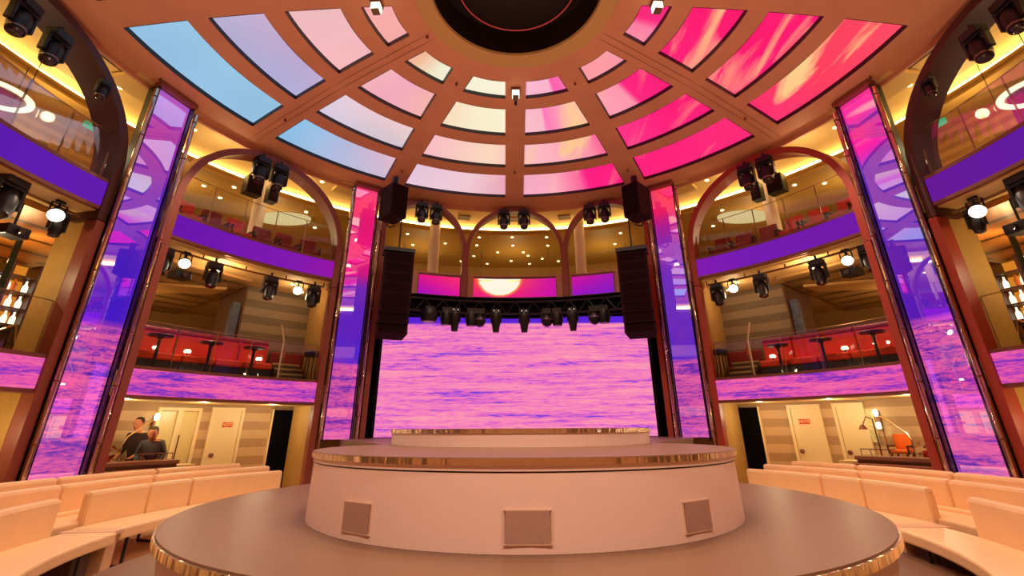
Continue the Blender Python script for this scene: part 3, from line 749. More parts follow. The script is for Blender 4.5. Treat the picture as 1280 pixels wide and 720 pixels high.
# ---------------------------------------------------------------- PA arrays and speakers at the stage
for s, nm in SIDES:
    a = 28.4*s; r = 6.55
    t = thing('line_array', 'tall black hanging line array loudspeaker at the %s of the stage' % nm, 'speaker', P(a, r, 6.0), 'hanging line arrays')
    Mz = Matrix.Rotation(-R(a)+R(8*s), 3, 'Z')
    z = 5.88
    MB().box(P(a, r, 5.96), (.8, .55, .1), Mz).build('fly_frame', M_black, t)
    MB().tube(P(a, r, 6.0), P(a, r, 7.9), .02).build('hanging_cable', M_black, t)
    for i in range(8):
        tilt = R(-max(0, (i-4))*3.0)
        Mx = Mz @ Matrix.Rotation(tilt, 3, 'X')
        off = P(a, 1, 0)*(.012*max(0, i-3)**1.5)
        c = P(a, r, z-.13)+off; cab = MB()
        # trapezoid cabinet
        w = .78; h = .262
        vs = [Vector((x, y, zz)) for (x, y) in ((-w/2, -.24), (w/2, -.24), (w/2-.06, .26), (-w/2+.06, .26)) for zz in (-h/2, h/2)]
        vs = [Mx @ v + c for v in vs]
        cab.add(vs, [(0,1,3,2), (2,3,5,4), (4,5,7,6), (6,7,1,0), (0,2,4,6), (1,7,5,3)])
        o = cab.build('cabinet', M_spk, t, bevel=.012)
        MB().box(c+Mx @ Vector((0, -.245, 0)), (.66, .012, .2), Mx).build('grille', M_grille, o)
        z -= .268
    a = 31.0*s; r = 6.45
    t = thing('box_speaker', 'large black box loudspeaker hung above the line array %s of the stage' % nm, 'speaker', P(a, r, 8.0), 'upper box loudspeakers')
    Mz = Matrix.Rotation(-R(a)-R(14*s), 3, 'Z')
    MB().box(P(a, r, 7.3), (.5, .62, .95), Mz).build('cabinet', M_spk, t, bevel=.02)
    MB().box(P(a, r, 7.3)+Mz @ Vector((0, -.318, .0)), (.44, .012, .88), Mz).build('grille', M_grille, t)
    MB().tube(P(a, r, 7.75), P(a, r, 8.1), .09, 12).build('hanging_mount', M_black, t)
    m = MB(); q = P(a, r, 6.8); m.path([q+Mz @ Vector((s*.1, 0, 0)), q+Mz @ Vector((s*.16, 0, -.14)), q+Mz @ Vector((s*.05, 0, -.22)), q+Mz @ Vector((-s*.12, 0, -.12))], .02, 6); m.build('cable_loop', M_black, t)
# truss with lights
t = thing('lighting_truss', 'black curved lighting truss across the top of the stage screen', 'truss', P(0, 6.9, 4.7))
ch = MB()
tp = [P(-25+50*i/24, 6.9, 0) for i in range(25)]
for dz, dr in ((4.88, 0), (4.55, 0), (4.88, .3), (4.55, .3)):
    ch.path([P(-25+50*i/24, 6.9+dr, dz) for i in range(25)], .03, 6)
ch.build('chord', M_black, t)
br = MB()
for i in range(24):
    a_, b_ = -25+50*i/24, -25+50*(i+1)/24
    z0, z1 = (4.55, 4.88) if i % 2 else (4.88, 4.55)
    br.tube(P(a_, 6.9, z0), P(b_, 6.9, z1), .018, 5); br.tube(P(a_, 7.2, z0), P(b_, 7.2, z1), .018, 5)
br.build('brace', M_black, t)
MB().arc(-25, 25, 6.98, 7.14, 4.46, 5.02, 30).build('cable_tray', M_blackcloth, t)
spots = [(-19.8, 'flood', 'first from the left'), (-15.9, 'beam', 'second from the left'), (-13.9, 'cone', 'third from the left'), (-10.2, 'beam', 'fourth from the left'), (-8.2, 'globe', 'fifth from the left'), (-4.5, 'cone', 'just left of centre'),
         (2.0, 'cone', 'just right of centre'), (7.2, 'globe', 'fifth from the right'), (9.6, 'beam', 'fourth from the right'), (13.1, 'cone', 'third from the right'), (18.0, 'globe', 'second from the right'), (20.2, 'beam', 'first from the right')]
for a, kd, w in spots:
    p = P(a, 6.88, 4.55)
    t = thing('stage_spotlight', {'flood': 'wide black floodlight', 'beam': 'black cylinder spotlight', 'cone': 'black tapering moving head', 'globe': 'round black moving head with pale rim'}[kd]+' on the stage truss, '+w, 'spotlight', p, 'spotlights on the stage truss')
    Mz = Matrix.Rotation(-R(a), 3, 'Z')
    MB().box(p+Vector((0, 0, .03)), (.26, .24, .16), Mz).build('base', M_black, t, bevel=.01)
    y = MB()
    for q in (-1, 1): y.box(p+Mz @ Vector((q*.14, 0, -.14)), (.035, .09, .24), Mz)
    y.build('yoke', M_black, t)
    if kd == 'cone': pr = [(.13, .05), (.16, -.05), (.15, -.2), (.11, -.34), (.085, -.5), (.08, -.52)]
    elif kd == 'beam': pr = [(.12, .02), (.14, -.05), (.14, -.3), (.12, -.36)]
    elif kd == 'flood': pr = [(.2, .04), (.24, -.05), (.24, -.2), (.19, -.3)]
    else: pr = [(.06, -.02), (.13, -.08), (.165, -.18), (.16, -.26), (.11, -.34), (.04, -.38)]
    MB().lathe(pr, c=p, n=20).build('head', M_black, t, smooth=True)
    if kd == 'globe': MB().lathe([(.166, -.17), (.17, -.19), (.166, -.21)], c=p, n=20, cap=False).build('rim', mat('violet_rim', (110, 80, 120), .3, metal=.5), t)
    if kd == 'cone':
        for q in (-.06, .06): MB().lathe([(.012, -.012), (.012, .012)], c=p+Mz @ Vector((q, -.135, .05)), n=8).build('indicator', emat('indicator', (255, 220, 190), 1.0), t)
    if kd != 'globe': MB().lathe([(pr[-1][0]*.8, pr[-1][1]-.004), (pr[-1][0]*.8, pr[-1][1]-.001)], c=p, n=16).build('lens', MATS['dark_lens'] if 'dark_lens' in MATS else M_black, t)

# ---------------------------------------------------------------- benches
BC = (-.2, 1.0)
def bench(a0, a1, rb, zb, label, sgn, group, legs, cuts=(), seat=True, back=(None, None)):
    t = thing('curved_bench', label, 'bench', P((a0+a1)/2, rb-.3, 0, BC), group)
    b0, b1 = back if back[0] is not None else (a0, a1)
    zs = zb-.39
    if seat:
        n = max(6, int(abs(a1-a0)/2))
        MB().arc(a0, a1, rb-.60, rb+.02, zs-.13, zs, n, BC).build('seat', M_cream, t, bevel=.025)
        MB().arc(a0, a1, rb-.46, rb-.42, .0+zs-.33, zs-.135, n, BC).build('kick_panel', M_creamdark, t) if not legs else None
    edges = [b0]+list(cuts)+[b1]
    for c0, c1 in zip(edges[:-1], edges[1:]):
        d = .12 if c1 > c0 else -.12
        MB().arc(c0+d, c1-d, rb, rb+.13, zs-.10, zb, max(4, int(abs(c1-c0)/2)), BC).build('backrest', M_cream, t, bevel=.045)
    for la in legs:
        m = MB(); m.boxa(la, rb-.52, (zs-.13)/2, (.03, .03, zs-.13), BC); m.boxa(la, rb-.3, .02, (.03, .45, .03), BC); m.boxa(la, rb-.08, (zs-.13)/2, (.03, .03, zs-.13), BC); m.build('leg', M_black, t)
    return t
for s, nm in SIDES:
    bench(s*54 if s < 0 else 57, s*93, 5.38, .87, 'front row curved cream bench beside the grey platform on the %s' % nm, s, 'curved cream benches', [s*60, s*78, s*90], cuts=[s*72.5, s*80.5], back=(-54 if s < 0 else 57, -91.3 if s < 0 else 92.5))
    bench(s*95.5, s*128, 5.30, .86, 'front row curved cream bench nearest the viewer on the %s, lower left or right corner' % nm if False else 'nearest curved cream bench in the bottom %s corner of the photo' % nm, s, 'curved cream benches', [s*101, s*112], cuts=[s*112], back=(-97.3 if s < 0 else 100.8, s*128))
    bench(-53 if s < 0 else 56.5, s*101, 6.05, .92, 'second row curved cream bench behind the front row on the %s' % nm, s, 'curved cream benches', [s*60, s*75, s*90], cuts=[s*74, s*88])
    bench(s*103, s*126, 6.05, .92, 'second row curved cream bench near the %s frame edge' % nm, s, 'curved cream benches', [s*104, s*115])
    bench(-56 if s < 0 else 59, s*118, 6.58, .97, 'third row curved cream bench at the back on the %s' % nm, s, 'curved cream benches', [s*60, s*80, s*100], cuts=[s*70, s*84, s*100])
    # side tables between bench units
    t = thing('bench_end_table', 'beige block side table between the two front benches on the %s' % nm, 'table', P(s*94.2, 5.0, 0, BC), 'bench end tables')
    MB().arc(s*93.2, s*95.3, 4.80, 5.36, .0, .42, 3, BC).build('block', M_creamdark, t, bevel=.01)
    MB().arc(s*92.9, s*95.5, 4.76, 5.38, .425, .475, 3, BC).build('tabletop', mat('pale_table_top', (226, 186, 148), .4), t, bevel=.008)
    t = thing('floor_speaker', 'dark boxed subwoofer under the nearest %s bench' % nm, 'speaker', P(s*99, 5.05, 0, BC), 'boxes under the benches')
    MB().arc(s*97.3, s*101.5, 4.85, 5.25, 0, .33, 3, BC).build('cabinet', M_wood, t)
    MB().arc(s*97.6, s*101.2, 4.83, 4.85, .03, .30, 3, BC).build('grille', mat('brown_grille', (72, 48, 34), .7), t)

# ---------------------------------------------------------------- ground level behind the arches
def door(a, r, w, h, label, nm, swap):
    t = thing('service_door', label, 'door', P(a, r, 0), 'cream service doors')
    MB().boxa(a, r-.03, h/2, (w, .05, h)).build('door_leaf', M_door, t, bevel=.005)
    f = MB()
    for s in (-1, 1): f.boxa(a+s*degrees((w/2+.04)/r), r-.03, h/2, (.07, .09, h+.04))
    f.boxa(a, r-.03, h+.03, (w+.15, .09, .07)); f.build('door_frame', M_door, t)
    MB().lathe([(.035, 0), (.05, .02), (.05, .05), (.02, .07)], c=P(a-swap*degrees((w/2-.09)/r), r-.06, 1.05), axis=-P(a, 1, 0), n=12).build('knob', M_trim, t)
    return t
def text_part(txt, size, p, a, mt, parent, ext=.004):
    cu = bpy.data.curves.new('lettering', 'FONT'); cu.body = txt; cu.size = size; cu.extrude = ext; cu.align_x = 'CENTER'; cu.align_y = 'CENTER'; cu.offset = size*.03
    tmp = bpy.data.objects.new('tmp_text', cu); C.objects.link(tmp); bpy.context.view_layer.update()
    me = bpy.data.meshes.new_from_object(tmp.evaluated_get(bpy.context.evaluated_depsgraph_get())); bpy.data.objects.remove(tmp)
    me.materials.clear(); me.materials.append(mt); o = bpy.data.objects.new('lettering', me); C.objects.link(o)
    o.parent = parent; o.location = Vector(p)-WL(parent)
    o.rotation_euler = (R(90), 0, -R(a))
    return o
RW = 9.6
for s, nm in SIDES:
    a0, a1 = sorted((s*37.5, s*70.5)); 
    m = MB(); m.arc(a0, a1, RW, RW+.15, 0, 2.17, 30); struct(m.build('wall_'+nm, M_stone))
    m = MB(); m.boxa(s*39.6, RW-.06, 1.04, (.72, .1, 2.08)); do = m.build('door_1' if s < 0 else 'door_2', M_blackcloth); struct(do)
    m = MB()
    for q in (-1, 1): m.boxa(s*39.6+q*2.25, RW-.07, 1.05, (.04, .12, 2.1))
    struct(m.build('trim_9', M_door))
    d = door(s*48.1, RW, .60, 2.05, 'narrow cream door with red sign on the striped wall, %s side' % nm, nm, 1)
    t = thing('door_sign', 'small red sign with pale letters on the cream door, %s side' % nm, 'sign', P(s*48.1, RW-.07, 1.75), 'red door signs')
    MB().boxa(s*47.9, RW-.065, 1.72, (.24, .012, .11)).build('plate', mat('red_sign', (206, 40, 22), .5), t)
    text_part('NOTE', .088, P(s*47.9, RW-.075, 1.72), s*47.9, mat('sign_letters', (250, 190, 120), .5), t)
    if s > 0: door(s*53.9, RW, .5, 2.05, 'plain cream door right of the signed door, right side', nm, 1)
    else:
        # glazed double door
        t = thing('glazed_door', 'cream framed glass double door next to the standing men', 'door', P(s*52.3, RW, 0))
        f = MB()
        for q in (-2.5, -.1, .15, 2.5): f.boxa(s*54.4+q, RW-.05, 1.03, (.07, .08, 2.06))
        f.boxa(s*54.4, RW-.05, 2.05, (.9, .08, .07)); f.boxa(s*54.4, RW-.05, .1, (.85, .06, .2)); f.build('door_frame', M_door, t)
        MB().boxa(s*54.4, RW-.02, 1.05, (.82, .01, 1.9)).build('pane', mat('pale_lit_pane', (226, 206, 140), .3), t)
        MB().tube(P(s*54.0, RW-.12, .7), P(s*54.0, RW-.12, 1.5), .014).build('handle', M_trim, t)
    # counter / low ledge
    t = thing('ledge_counter', 'long brown ledge with padded front behind the benches, %s side' % nm, 'counter', P(s*61.5, 8.35, 0), 'brown ledges')
    a0, a1 = sorted((s*56.6, s*68.5))
    MB().arc(a0, a1, 8.2, 8.75, .98, 1.05, 12).build('ledge_top', M_tablewood, t, bevel=.008)
    MB().arc(a0, a1, 8.3, 8.7, 0, .975, 12).build('ledge_body', M_tablewood, t)
    a0, a1 = sorted((s*56.2, s*68.5)); MB().arc(a0, a1, 8.10, 8.29, .78, .92, 14).build('padded_front', mat('brown_fluffy_pad', (150, 82, 56), .9, var=.3, vscale=14, bump=.4), t, bevel=.05)
    t = thing('step_block', 'pale step block at the end of the brown ledge, %s side' % nm, 'step', P(s*54.8, 8.5, 0), 'pale step blocks')
    for k in range(3): MB().boxa(s*(54.8+.1*k), 8.6+.1*k, .3*(k+1), (.5, .4, .06)).build('tread', M_door, t)
    MB().boxa(s*54.9, 8.75, .43, (.46, .3, .86)).build('riser', M_creamdark, t)
    # handrail
    t = thing('handrail', 'curved brushed steel handrail over the brown ledge, %s side' % nm, 'handrail', P(s*62, 8.6, 1.05), 'curved handrails')
    pts = [P(s*63.0, 8.55, 1.05), P(s*62.9, 8.6, 1.35), P(s*62.4, 8.65, 1.48), P(s*60.0, 8.9, 1.72), P(s*58.8, 9.0, 1.8)]
    MB().path(pts, .014, 8).build('rail', M_chrome, t, smooth=True)
    MB().tube(P(s*58.8, 9.0, 0), P(s*58.8, 9.0, 1.8), .012).build('post', M_chrome, t)
    t = thing('low_rail', 'thin low metal rail along the brown ledge, %s side' % nm, 'rail', P(s*58, 8.5, 1.05), 'low rails')
    m = MB(); m.path([P(s*(56.8+.6*i), 8.5, 1.17) for i in range(8)], .01, 5)
    for i in range(0, 8, 2): m.tube(P(s*(56.8+.6*i), 8.5, 1.05), P(s*(56.8+.6*i), 8.5, 1.17), .008, 5)
    m.build('rail', M_trim, t)
    # sconces
    for a, lab in ((57.2, 'nearer the doors'), (66.6, 'nearer the wide screen column')):
        t = thing('wall_sconce', 'bright warm wall sconce on the striped wall, %s, %s side' % (lab, nm), 'lamp', P(s*a, RW-.1, 1.8), 'warm wall sconces')
        MB().boxa(s*a, RW-.03, 1.72, (.08, .04, .4)).build('back_plate', M_trim, t)
        for z in (1.62, 1.88): MB().lathe([(.03, -.07), (.055, 0), (.03, .07)], c=P(s*a, RW-.1, z), n=14).build('globe', emat('sconce_glow', (255, 236, 180), 7), t, smooth=True)
    # abstract relief wall art behind
    t = thing('plant_box', 'reddish brown potted foliage row beside the ledge, %s side' % nm, 'plant', P(s*64.5, 9.1, 0), 'foliage boxes')
    MB().boxa(s*64.5, 9.15, .5, (1.0, .25, 1.0)).build('planter', M_wood, t)
    lf = MB(); rnd = random.Random(3)
    for i in range(140):
        p = P(s*(61.5+rnd.random()*6), 9.1+rnd.random()*.15, 1.0+rnd.random()*.32); q = Vector((rnd.uniform(-1, 1), rnd.uniform(-1, 1), rnd.uniform(-.5, 1)))*.05
        w = q.orthogonal()*.4; lf.add([p-q, p+w, p+q, p-w], [(0, 1, 2, 3)])
    lo = lf.build('foliage', mat('russet_leaves', (150, 74, 40), .7, var=.5, vscale=8), t)
# chairs on the ledge level
def lounge_chair(a, r, z, mt, label, group, rot=0, sc=1.0, dark=M_wood):
    t = thing('armchair', label, 'chair', P(a, r, z), group)
    Mz = Matrix.Rotation(-R(a)+R(rot), 3, 'Z'); c = P(a, r, z)
    def bx(m, x, y, zz, sx, sy, sz): m.box(c+Mz @ Vector((x*sc, y*sc, zz*sc)), (sx*sc, sy*sc, sz*sc), Mz)
    m = MB(); bx(m, 0, 0, .40, .5, .5, .12); m.build('seat', mt, t, bevel=.03)
    m = MB(); bx(m, 0, .24, .70, .5, .09, .46); m.build('backrest', mt, t, bevel=.04)
    for x in (-1, 1):
        m = MB(); bx(m, x*.28, 0, .56, .06, .5, .06); bx(m, x*.28, -.2, .44, .05, .05, .24); m.build('armrest', dark, t, bevel=.015)
        for y in (-1, 1):
            m = MB(); bx(m, x*.22, y*.2, .17, .045, .045, .34); m.build('leg', dark, t)
    return t
for s, nm in SIDES:
    for a, r, mt, lab in ((63.4, 9.0, M_red, 'low red lounge chair behind the brown ledge, %s side' % nm), (66.3, 9.0, M_red, 'red lounge chair by the arch foot, %s side' % nm)):
        lounge_chair(s*a, r, .22, mt, lab, 'ground level lounge chairs', rot=0)
lounge_chair(60.4, 8.95, .88, M_orange, 'bright orange upright chair behind the right brown ledge', 'ground level lounge chairs', rot=0, sc=.62)
t = thing('floor_lamp', 'slim floor lamp with arched arm in front of the right striped wall', 'lamp', P(57.6, 9.1, 0))
MB().lathe([(.14, 0), (.14, .02), (.015, .03), (.015, 1.75)], c=P(57.6, 9.1, 0), n=16).build('stand', M_trim, t)
MB().path([P(57.6, 9.1, 1.75), P(56.9, 9.1, 1.8), P(56.2, 9.1, 1.62)], .012).build('arm', M_trim, t)
MB().lathe([(.03, .1), (.09, 0)], c=P(56.2, 9.1, 1.54), n=16, cap=False).build('lamp_shade', M_trim, t)
t = thing('wall_art', 'tall pale patterned wall panel beside the right sconce', 'artwork', P(55.9, RW, 1.7))
MB().boxa(55.9, RW-.03, 1.62, (.26, .03, .7)).build('panel', mat('pale_pattern', (206, 196, 140), .5, var=.35, vscale=22), t)

# people ------------------------------------------------------------------
def skin_mesh(name, nodes, edges, mt, parent, sub=1):
    me = bpy.data.meshes.new(name); o0 = WL(parent) if parent else Vector((0, 0, 0))
    me.from_pydata([tuple(Vector(n[0])-o0) for n in nodes], edges, [])
    o = bpy.data.objects.new(name, me); C.objects.link(o)
    if parent: o.parent = parent
    md = o.modifiers.new('skin', 'SKIN'); md.use_smooth_shade = True
    for i, n in enumerate(nodes):
        r = n[1]; me.skin_vertices[0].data[i].radius = (r, r) if not isinstance(r, tuple) else r
    me.skin_vertices[0].data[0].use_root = True
    sb = o.modifiers.new('sub', 'SUBSURF'); sb.levels = sub; sb.render_levels = sub
    me.materials.append(mt); return o
M_skin = mat('skin', (206, 132, 92), .5)
def person(a, r, zf, face, lean, label, shirt, hair, trousers, armdown=True):
    """standing person; face = heading angle (compass like P) ; lean forward in metres"""
    base = P(a, r, zf); f = Vector((sin(R(face)), cos(R(face)), 0)); s_ = Vector((f.y, -f.x, 0)); up = Vector((0, 0, 1))
    t = thing('person', label, 'person', base)
    def q(x, y, z):
        if z > .95:
            y, z = y*cos(lean)+(z-.95)*sin(lean), .95+(z-.95)*cos(lean)-y*sin(lean)*.6
        return base + s_*x*.95 + f*y + up*z*.95
    N = [(q(0, 0, .95), (.15, .11)), (q(0, 0, 1.15), (.14, .10)), (q(0, 0, 1.36), (.17, .11)), (q(0, 0, 1.47), (.07, .06)), (q(0, .02, 1.54), .055), (q(0, .05, 1.62), (.085, .095)), (q(0, .05, 1.71), (.09, .105)), (q(0, .04, 1.78), (.065, .075))]
    E = [(i, i+1) for i in range(7)]
    for sx in (-1, 1):
        k = len(N)
        N += [(q(sx*.17, 0, 1.42), .06), (q(sx*.23, .02, 1.18), .045), (q(sx*.2, .24, 1.05), .036), (q(sx*.19, .31, 1.03), (.03, .02))]
        E += [(2, k), (k, k+1), (k+1, k+2), (k+2, k+3)]
        h = len(N)-1
        for fi, (dx, ln) in enumerate(((-.035, .06), (-.012, .08), (.012, .075), (.034, .06))):
            k2 = len(N); N += [(q(sx*.19+dx, .36, 1.02), .009), (q(sx*.19+dx, .36+ln, 1.0), .008)]; E += [(h, k2), (k2, k2+1)]
        k2 = len(N); N += [(q(sx*.19-sx*.05, .33, 1.02), .01), (q(sx*.19-sx*.065, .37, 1.01), .009)]; E += [(h, k2), (k2, k2+1)]
        k = len(N)
        N += [(q(sx*.1, 0, .86), .095), (q(sx*.11, .02, .48), .06), (q(sx*.11, -.01, .1), .042), (q(sx*.11, .12, .04), .04)]
        E += [(0, k), (k, k+1), (k+1, k+2), (k+2, k+3)]
    skin_mesh('body', N, E, M_skin, t, 2)
    # shirt
    N = [(q(0, 0, .80), (.18, .14)), (q(0, 0, .95), (.175, .135)), (q(0, 0, 1.12), (.165, .125)), (q(0, 0, 1.34), (.195, .135)), (q(0, 0, 1.46), (.09, .08))]; E = [(0, 1), (1, 2), (2, 3), (3, 4)]
    for sx in (-1, 1):
        k = len(N); N += [(q(sx*.18, 0, 1.42), .08), (q(sx*.24, .02, 1.17), .062), (q(sx*.205, .22, 1.065), .05)]; E += [(3, k), (k, k+1), (k+1, k+2)]
    skin_mesh('shirt', N, E, shirt, t, 2)
    N = [(q(0, 0, .98), (.165, .13))]; E = []
    for sx in (-1, 1):
        k = len(N); N += [(q(sx*.1, 0, .85), .11), (q(sx*.11, .02, .48), .078), (q(sx*.11, -.01, .1), .06)]; E += [(0, k), (k, k+1), (k+1, k+2)]
    skin_mesh('trousers', N, E, trousers, t, 1)
    h = MB(); c = q(0, .03, 1.745)
    h.lathe([(.05, -.13), (.078, -.08), (.088, -.02), (.082, .03), (.055, .066), (.01, .078)], c=q(0, .008, 1.73), n=18, axis=up*cos(lean)+f*(sin(lean)-.25)).build('hair', hair, t, smooth=True)
    e = MB()
    for sx in (-1, 1): e.lathe([(.003, -.007), (.009, 0), (.003, .007)], c=q(sx*.03, .137, 1.675), n=8)
    e.build('eye', mat('eye', (30, 20, 18), .3), t)
    MB().lathe([(.016, -.02), (.012, .0), (.005, .03)], c=q(0, .148, 1.64), n=8).build('nose', M_skin, t)
    e = MB()
    for sx in (-1, 1): e.lathe([(.01, -.03), (.018, 0), (.01, .03)], c=q(sx*.088, .04, 1.66), n=8)
    e.build('ear', M_skin, t)
    MB().box(q(0, .138, 1.598), (.045, .022, .012), Matrix.Rotation(-R(face), 3, 'Z')).build('mouth', mat('lips', (150, 70, 60), .5), t)
    return t
person(-57.9, 9.0, .06, 180-57.8+35, .5, 'person in a grey long-sleeved shirt leaning forward over the brown ledge', mat('grey_shirt', (86, 84, 92), .8, var=.08), mat('greying_hair', (92, 74, 56), .8), mat('pale_trousers', (196, 176, 150), .8))
person(-58.9, 9.35, .16, 180-60+60, .16, 'person in a dark shirt standing behind the one in grey', mat('dark_shirt', (52, 28, 24), .8), mat('brown_hair', (60, 36, 20), .8), mat('dark_trousers', (40, 36, 40), .8))

# ---------------------------------------------------------------- middle deck lounge
def petal_mat(name, ca, cb, sc=2.2):
    m = bpy.data.materials.new(name); m.use_nodes = True; nt = m.node_tree; b = nt.nodes['Principled BSDF']; L = nt.links.new
    g = nt.nodes.new('ShaderNodeNewGeometry'); mp = nt.nodes.new('ShaderNodeMapping'); mp.inputs['Scale'].default_value = (1, 1, 0); L(g.outputs['Position'], mp.inputs[0])
    w = nt.nodes.new('ShaderNodeTexWave'); w.wave_type = 'RINGS'; w.rings_direction = 'SPHERICAL'; w.inputs['Scale'].default_value = sc*.16; w.inputs['Distortion'].default_value = 2.2; w.inputs['Detail'].default_value = 1; w.inputs['Detail Scale'].default_value = .5
    L(mp.outputs[0], w.inputs['Vector'])
    r = nt.nodes.new('ShaderNodeValToRGB'); cr = r.color_ramp; cr.elements[0].position = .0; cr.elements[0].color = lin((40, 18, 6)); cr.elements[1].position = .10; cr.elements[1].color = lin(ca)
    e = cr.elements.new(1.0); e.color = lin(cb)
    L(w.outputs['Color'], r.inputs['Fac']); L(r.outputs['Color'], b.inputs['Base Color']); b.inputs['Roughness'].default_value = .3
    return m
M_petal = petal_mat('wood_petal_ceiling', (176, 112, 48), (206, 140, 66))
M_petal2 = petal_mat('lounge_petal_ceiling', (150, 116, 66), (176, 138, 84), 2.6)
for s, nm in SIDES:
    a0, a1 = sorted((s*50.5, s*70)); m = MB(); m.arc(a0, a1, 8.6, 14.2, 5.08, 5.15, 16); struct(m.build('ceiling', M_petal2))
    a0, a1 = sorted((s*70.2, s*128)); m = MB(); m.arc(a0, a1, 8.17, 14.2, 5.05, 5.15, 30); struct(m.build('ceiling', M_petal))
    # stone block
    a0, a1 = sorted((s*38.5, s*49.3))
    m = MB(); m.arc(a0, a1, 9.4, 11.2, 2.6, 5.16, 16); struct(m.build('wall_'+nm, M_stone2))
    a0, a1 = sorted((s*49.35, s*49.55)); m = MB(); m.arc(a0, a1, 9.4, 11.2, 2.6, 5.15, 2); struct(m.build('trim_10', mat('brown_reveal', (104, 66, 38), .6)))
    # ceiling chevron beam
    t = MB(); t.add([P(s*52, 9.6, 5.0), P(s*64, 11.5, 5.0), P(s*62.5, 12.6, 5.0), P(s*52, 10.4, 5.0), P(s*52, 9.6, 5.07), P(s*64, 11.5, 5.07), P(s*62.5, 12.6, 5.07), P(s*52, 10.4, 5.07)], [(0,1,2,3), (4,7,6,5), (0,4,5,1), (1,5,6,2), (2,6,7,3), (3,7,4,0)])
    struct(t.build('trim_11', mat('pale_beam', (214, 170, 100), .5)))
    # red banquette in panels
    seg = [(64.9+4.0, 59.3), (59.2, 54.6), (54.5, 50.3), (50.2, 45.8)]
    for i, (b0, b1) in enumerate(seg):
        a0, a1 = sorted((s*b0, s*b1)); z = 3.68+.0*i
        where = ['nearest the wide screen column', 'second from the wide screen column', 'third from the wide screen column', 'next to the steps'][i]
        t = thing('banquette', 'red high-backed banquette on the %s middle deck, %s' % (nm, where), 'sofa', P((a0+a1)/2, 8.7, 2.6), 'red banquettes')
        MB().arc(a0, a1, 8.75, 8.9, 2.6, z, 10).build('backrest', M_red, t, bevel=.03)
        MB().arc(a0, a1, 8.73, 8.92, z-.12, z+.0, 10).build('top_roll', M_redd, t, bevel=.04)
        MB().arc(a0, a1, 8.3, 8.74, 2.95, 3.1, 10).build('seat', mat('orange_red_seat', (226, 64, 14), .6), t, bevel=.04)
        MB().arc(a0, a1, 8.36, 8.74, 2.6, 2.95, 10).build('plinth', M_black, t)
    a0, a1 = sorted((s*44.5, s*39.2)); t = thing('banquette', 'low dark red banquette against the stone wall on the %s middle deck' % nm, 'sofa', P(s*42, 9.2, 2.6), 'red banquettes')
    MB().arc(a0, a1, 9.15, 9.3, 2.6, 3.5, 8).build('backrest', M_redd, t, bevel=.03); MB().arc(a0, a1, 8.8, 9.15, 2.6, 3.05, 8).build('seat', M_redd, t, bevel=.03)
    # bistro tables
    for i, a in enumerate((63.8, 56.5, 49.8)):
        t = thing('bistro_table', 'small dark pedestal table on the %s middle deck, %s' % (nm, ['nearest the wide screen column', 'in the middle', 'nearest the steps'][i]), 'table', P(s*a, 8.05, 2.6), 'small pedestal tables')
        MB().lathe([(.22, 3.36), (.24, 3.38), (.22, 3.4)], c=P(s*a, 8.05, 0), n=24).build('tabletop', M_black, t)
        MB().lathe([(.16, 2.6), (.16, 2.63), (.03, 2.66), (.03, 3.3), (.08, 3.36)], c=P(s*a, 8.05, 0), n=16).build('pedestal', M_black, t, smooth=True)
    for i, a in enumerate((65.8, 58.2, 47.6)):
        o = thing('table_lamp', 'tiny glowing lamp on the %s red banquettes, %s' % (nm, ['first from the wide screen column', 'second from the wide screen column', 'nearest the steps'][i]), 'lamp', P(s*a, 8.5, 3.1), 'tiny table lamps')
        MB().lathe([(.05, 3.102), (.015, 3.115), (.015, 3.17)], c=P(s*a, 8.5, 0), n=12).build('base', M_black, o)
        MB().lathe([(.06, 3.17), (.075, 3.20), (.05, 3.24)], c=P(s*a, 8.5, 0), n=14).build('lamp_shade', emat('lamp_shade_glow', (255, 232, 180), 3.2), o, smooth=True)
    # steps & handrail
    t = thing('deck_steps', 'short flight of steps with brass nosings on the %s middle deck' % nm, 'steps', P(s*42.6, 8.4, 2.6), 'middle deck steps')
    for k in range(4):
        a0, a1 = sorted((s*40.6, s*45.0)); MB().arc(a0, a1, 8.0+.22*k, 9.1, 2.6+.14*k, 2.74+.14*k, 5).build('step', mat('step_dark', (74, 56, 34), .5), t)
        MB().arc(a0, a1, 7.99+.22*k, 8.02+.22*k, 2.70+.14*k, 2.742+.14*k, 5).build('nosing', mat('brass_nosing', (190, 170, 96), .3, metal=.5), t)
    t = thing('step_handrail', 'bright angled steel handrail at the %s deck steps' % nm, 'handrail', P(s*45.4, 8.1, 2.6), 'step handrails')
    MB().path([P(s*45.4, 8.0, 2.6), P(s*45.1, 8.1, 3.62), P(s*46.2, 8.0, 4.0)], .022).build('rail', mat('pale_steel', (240, 225, 195), .25, metal=.4), t)
    t = thing('candle_table', 'small red-shaded lamp on the dark banquette of the %s middle deck' % nm, 'lamp', P(s*43, 8.9, 3.05))
    MB().lathe([(.05, 3.05), (.02, 3.07), (.02, 3.35)], c=P(s*43, 8.95, 0), n=12).build('stand', M_chrome, t); MB().lathe([(.06, 3.35), (.05, 3.55)], c=P(s*43, 8.95, 0), n=12).build('lamp_shade', mat('red_shade', (190, 60, 30), .5), t)
    t = thing('side_stool', 'black padded stool at the foot of the %s deck steps' % nm, 'stool', P(s*40.4, 7.95, 2.6))
    MB().lathe([(.17, 3.28), (.19, 3.32), (.19, 3.38), (.15, 3.42)], c=P(s*40.4, 7.9, 0), n=20).build('seat', M_black, t, smooth=True)
    for q in range(4):
        an = q*90+45; c = P(s*40.4, 7.9, 0); MB().tube(c+Vector((.15*cos(R(an)), .15*sin(R(an)), 2.6)), c+Vector((.1*cos(R(an)), .1*sin(R(an)), 3.3)), .015).build('leg', M_black, t)
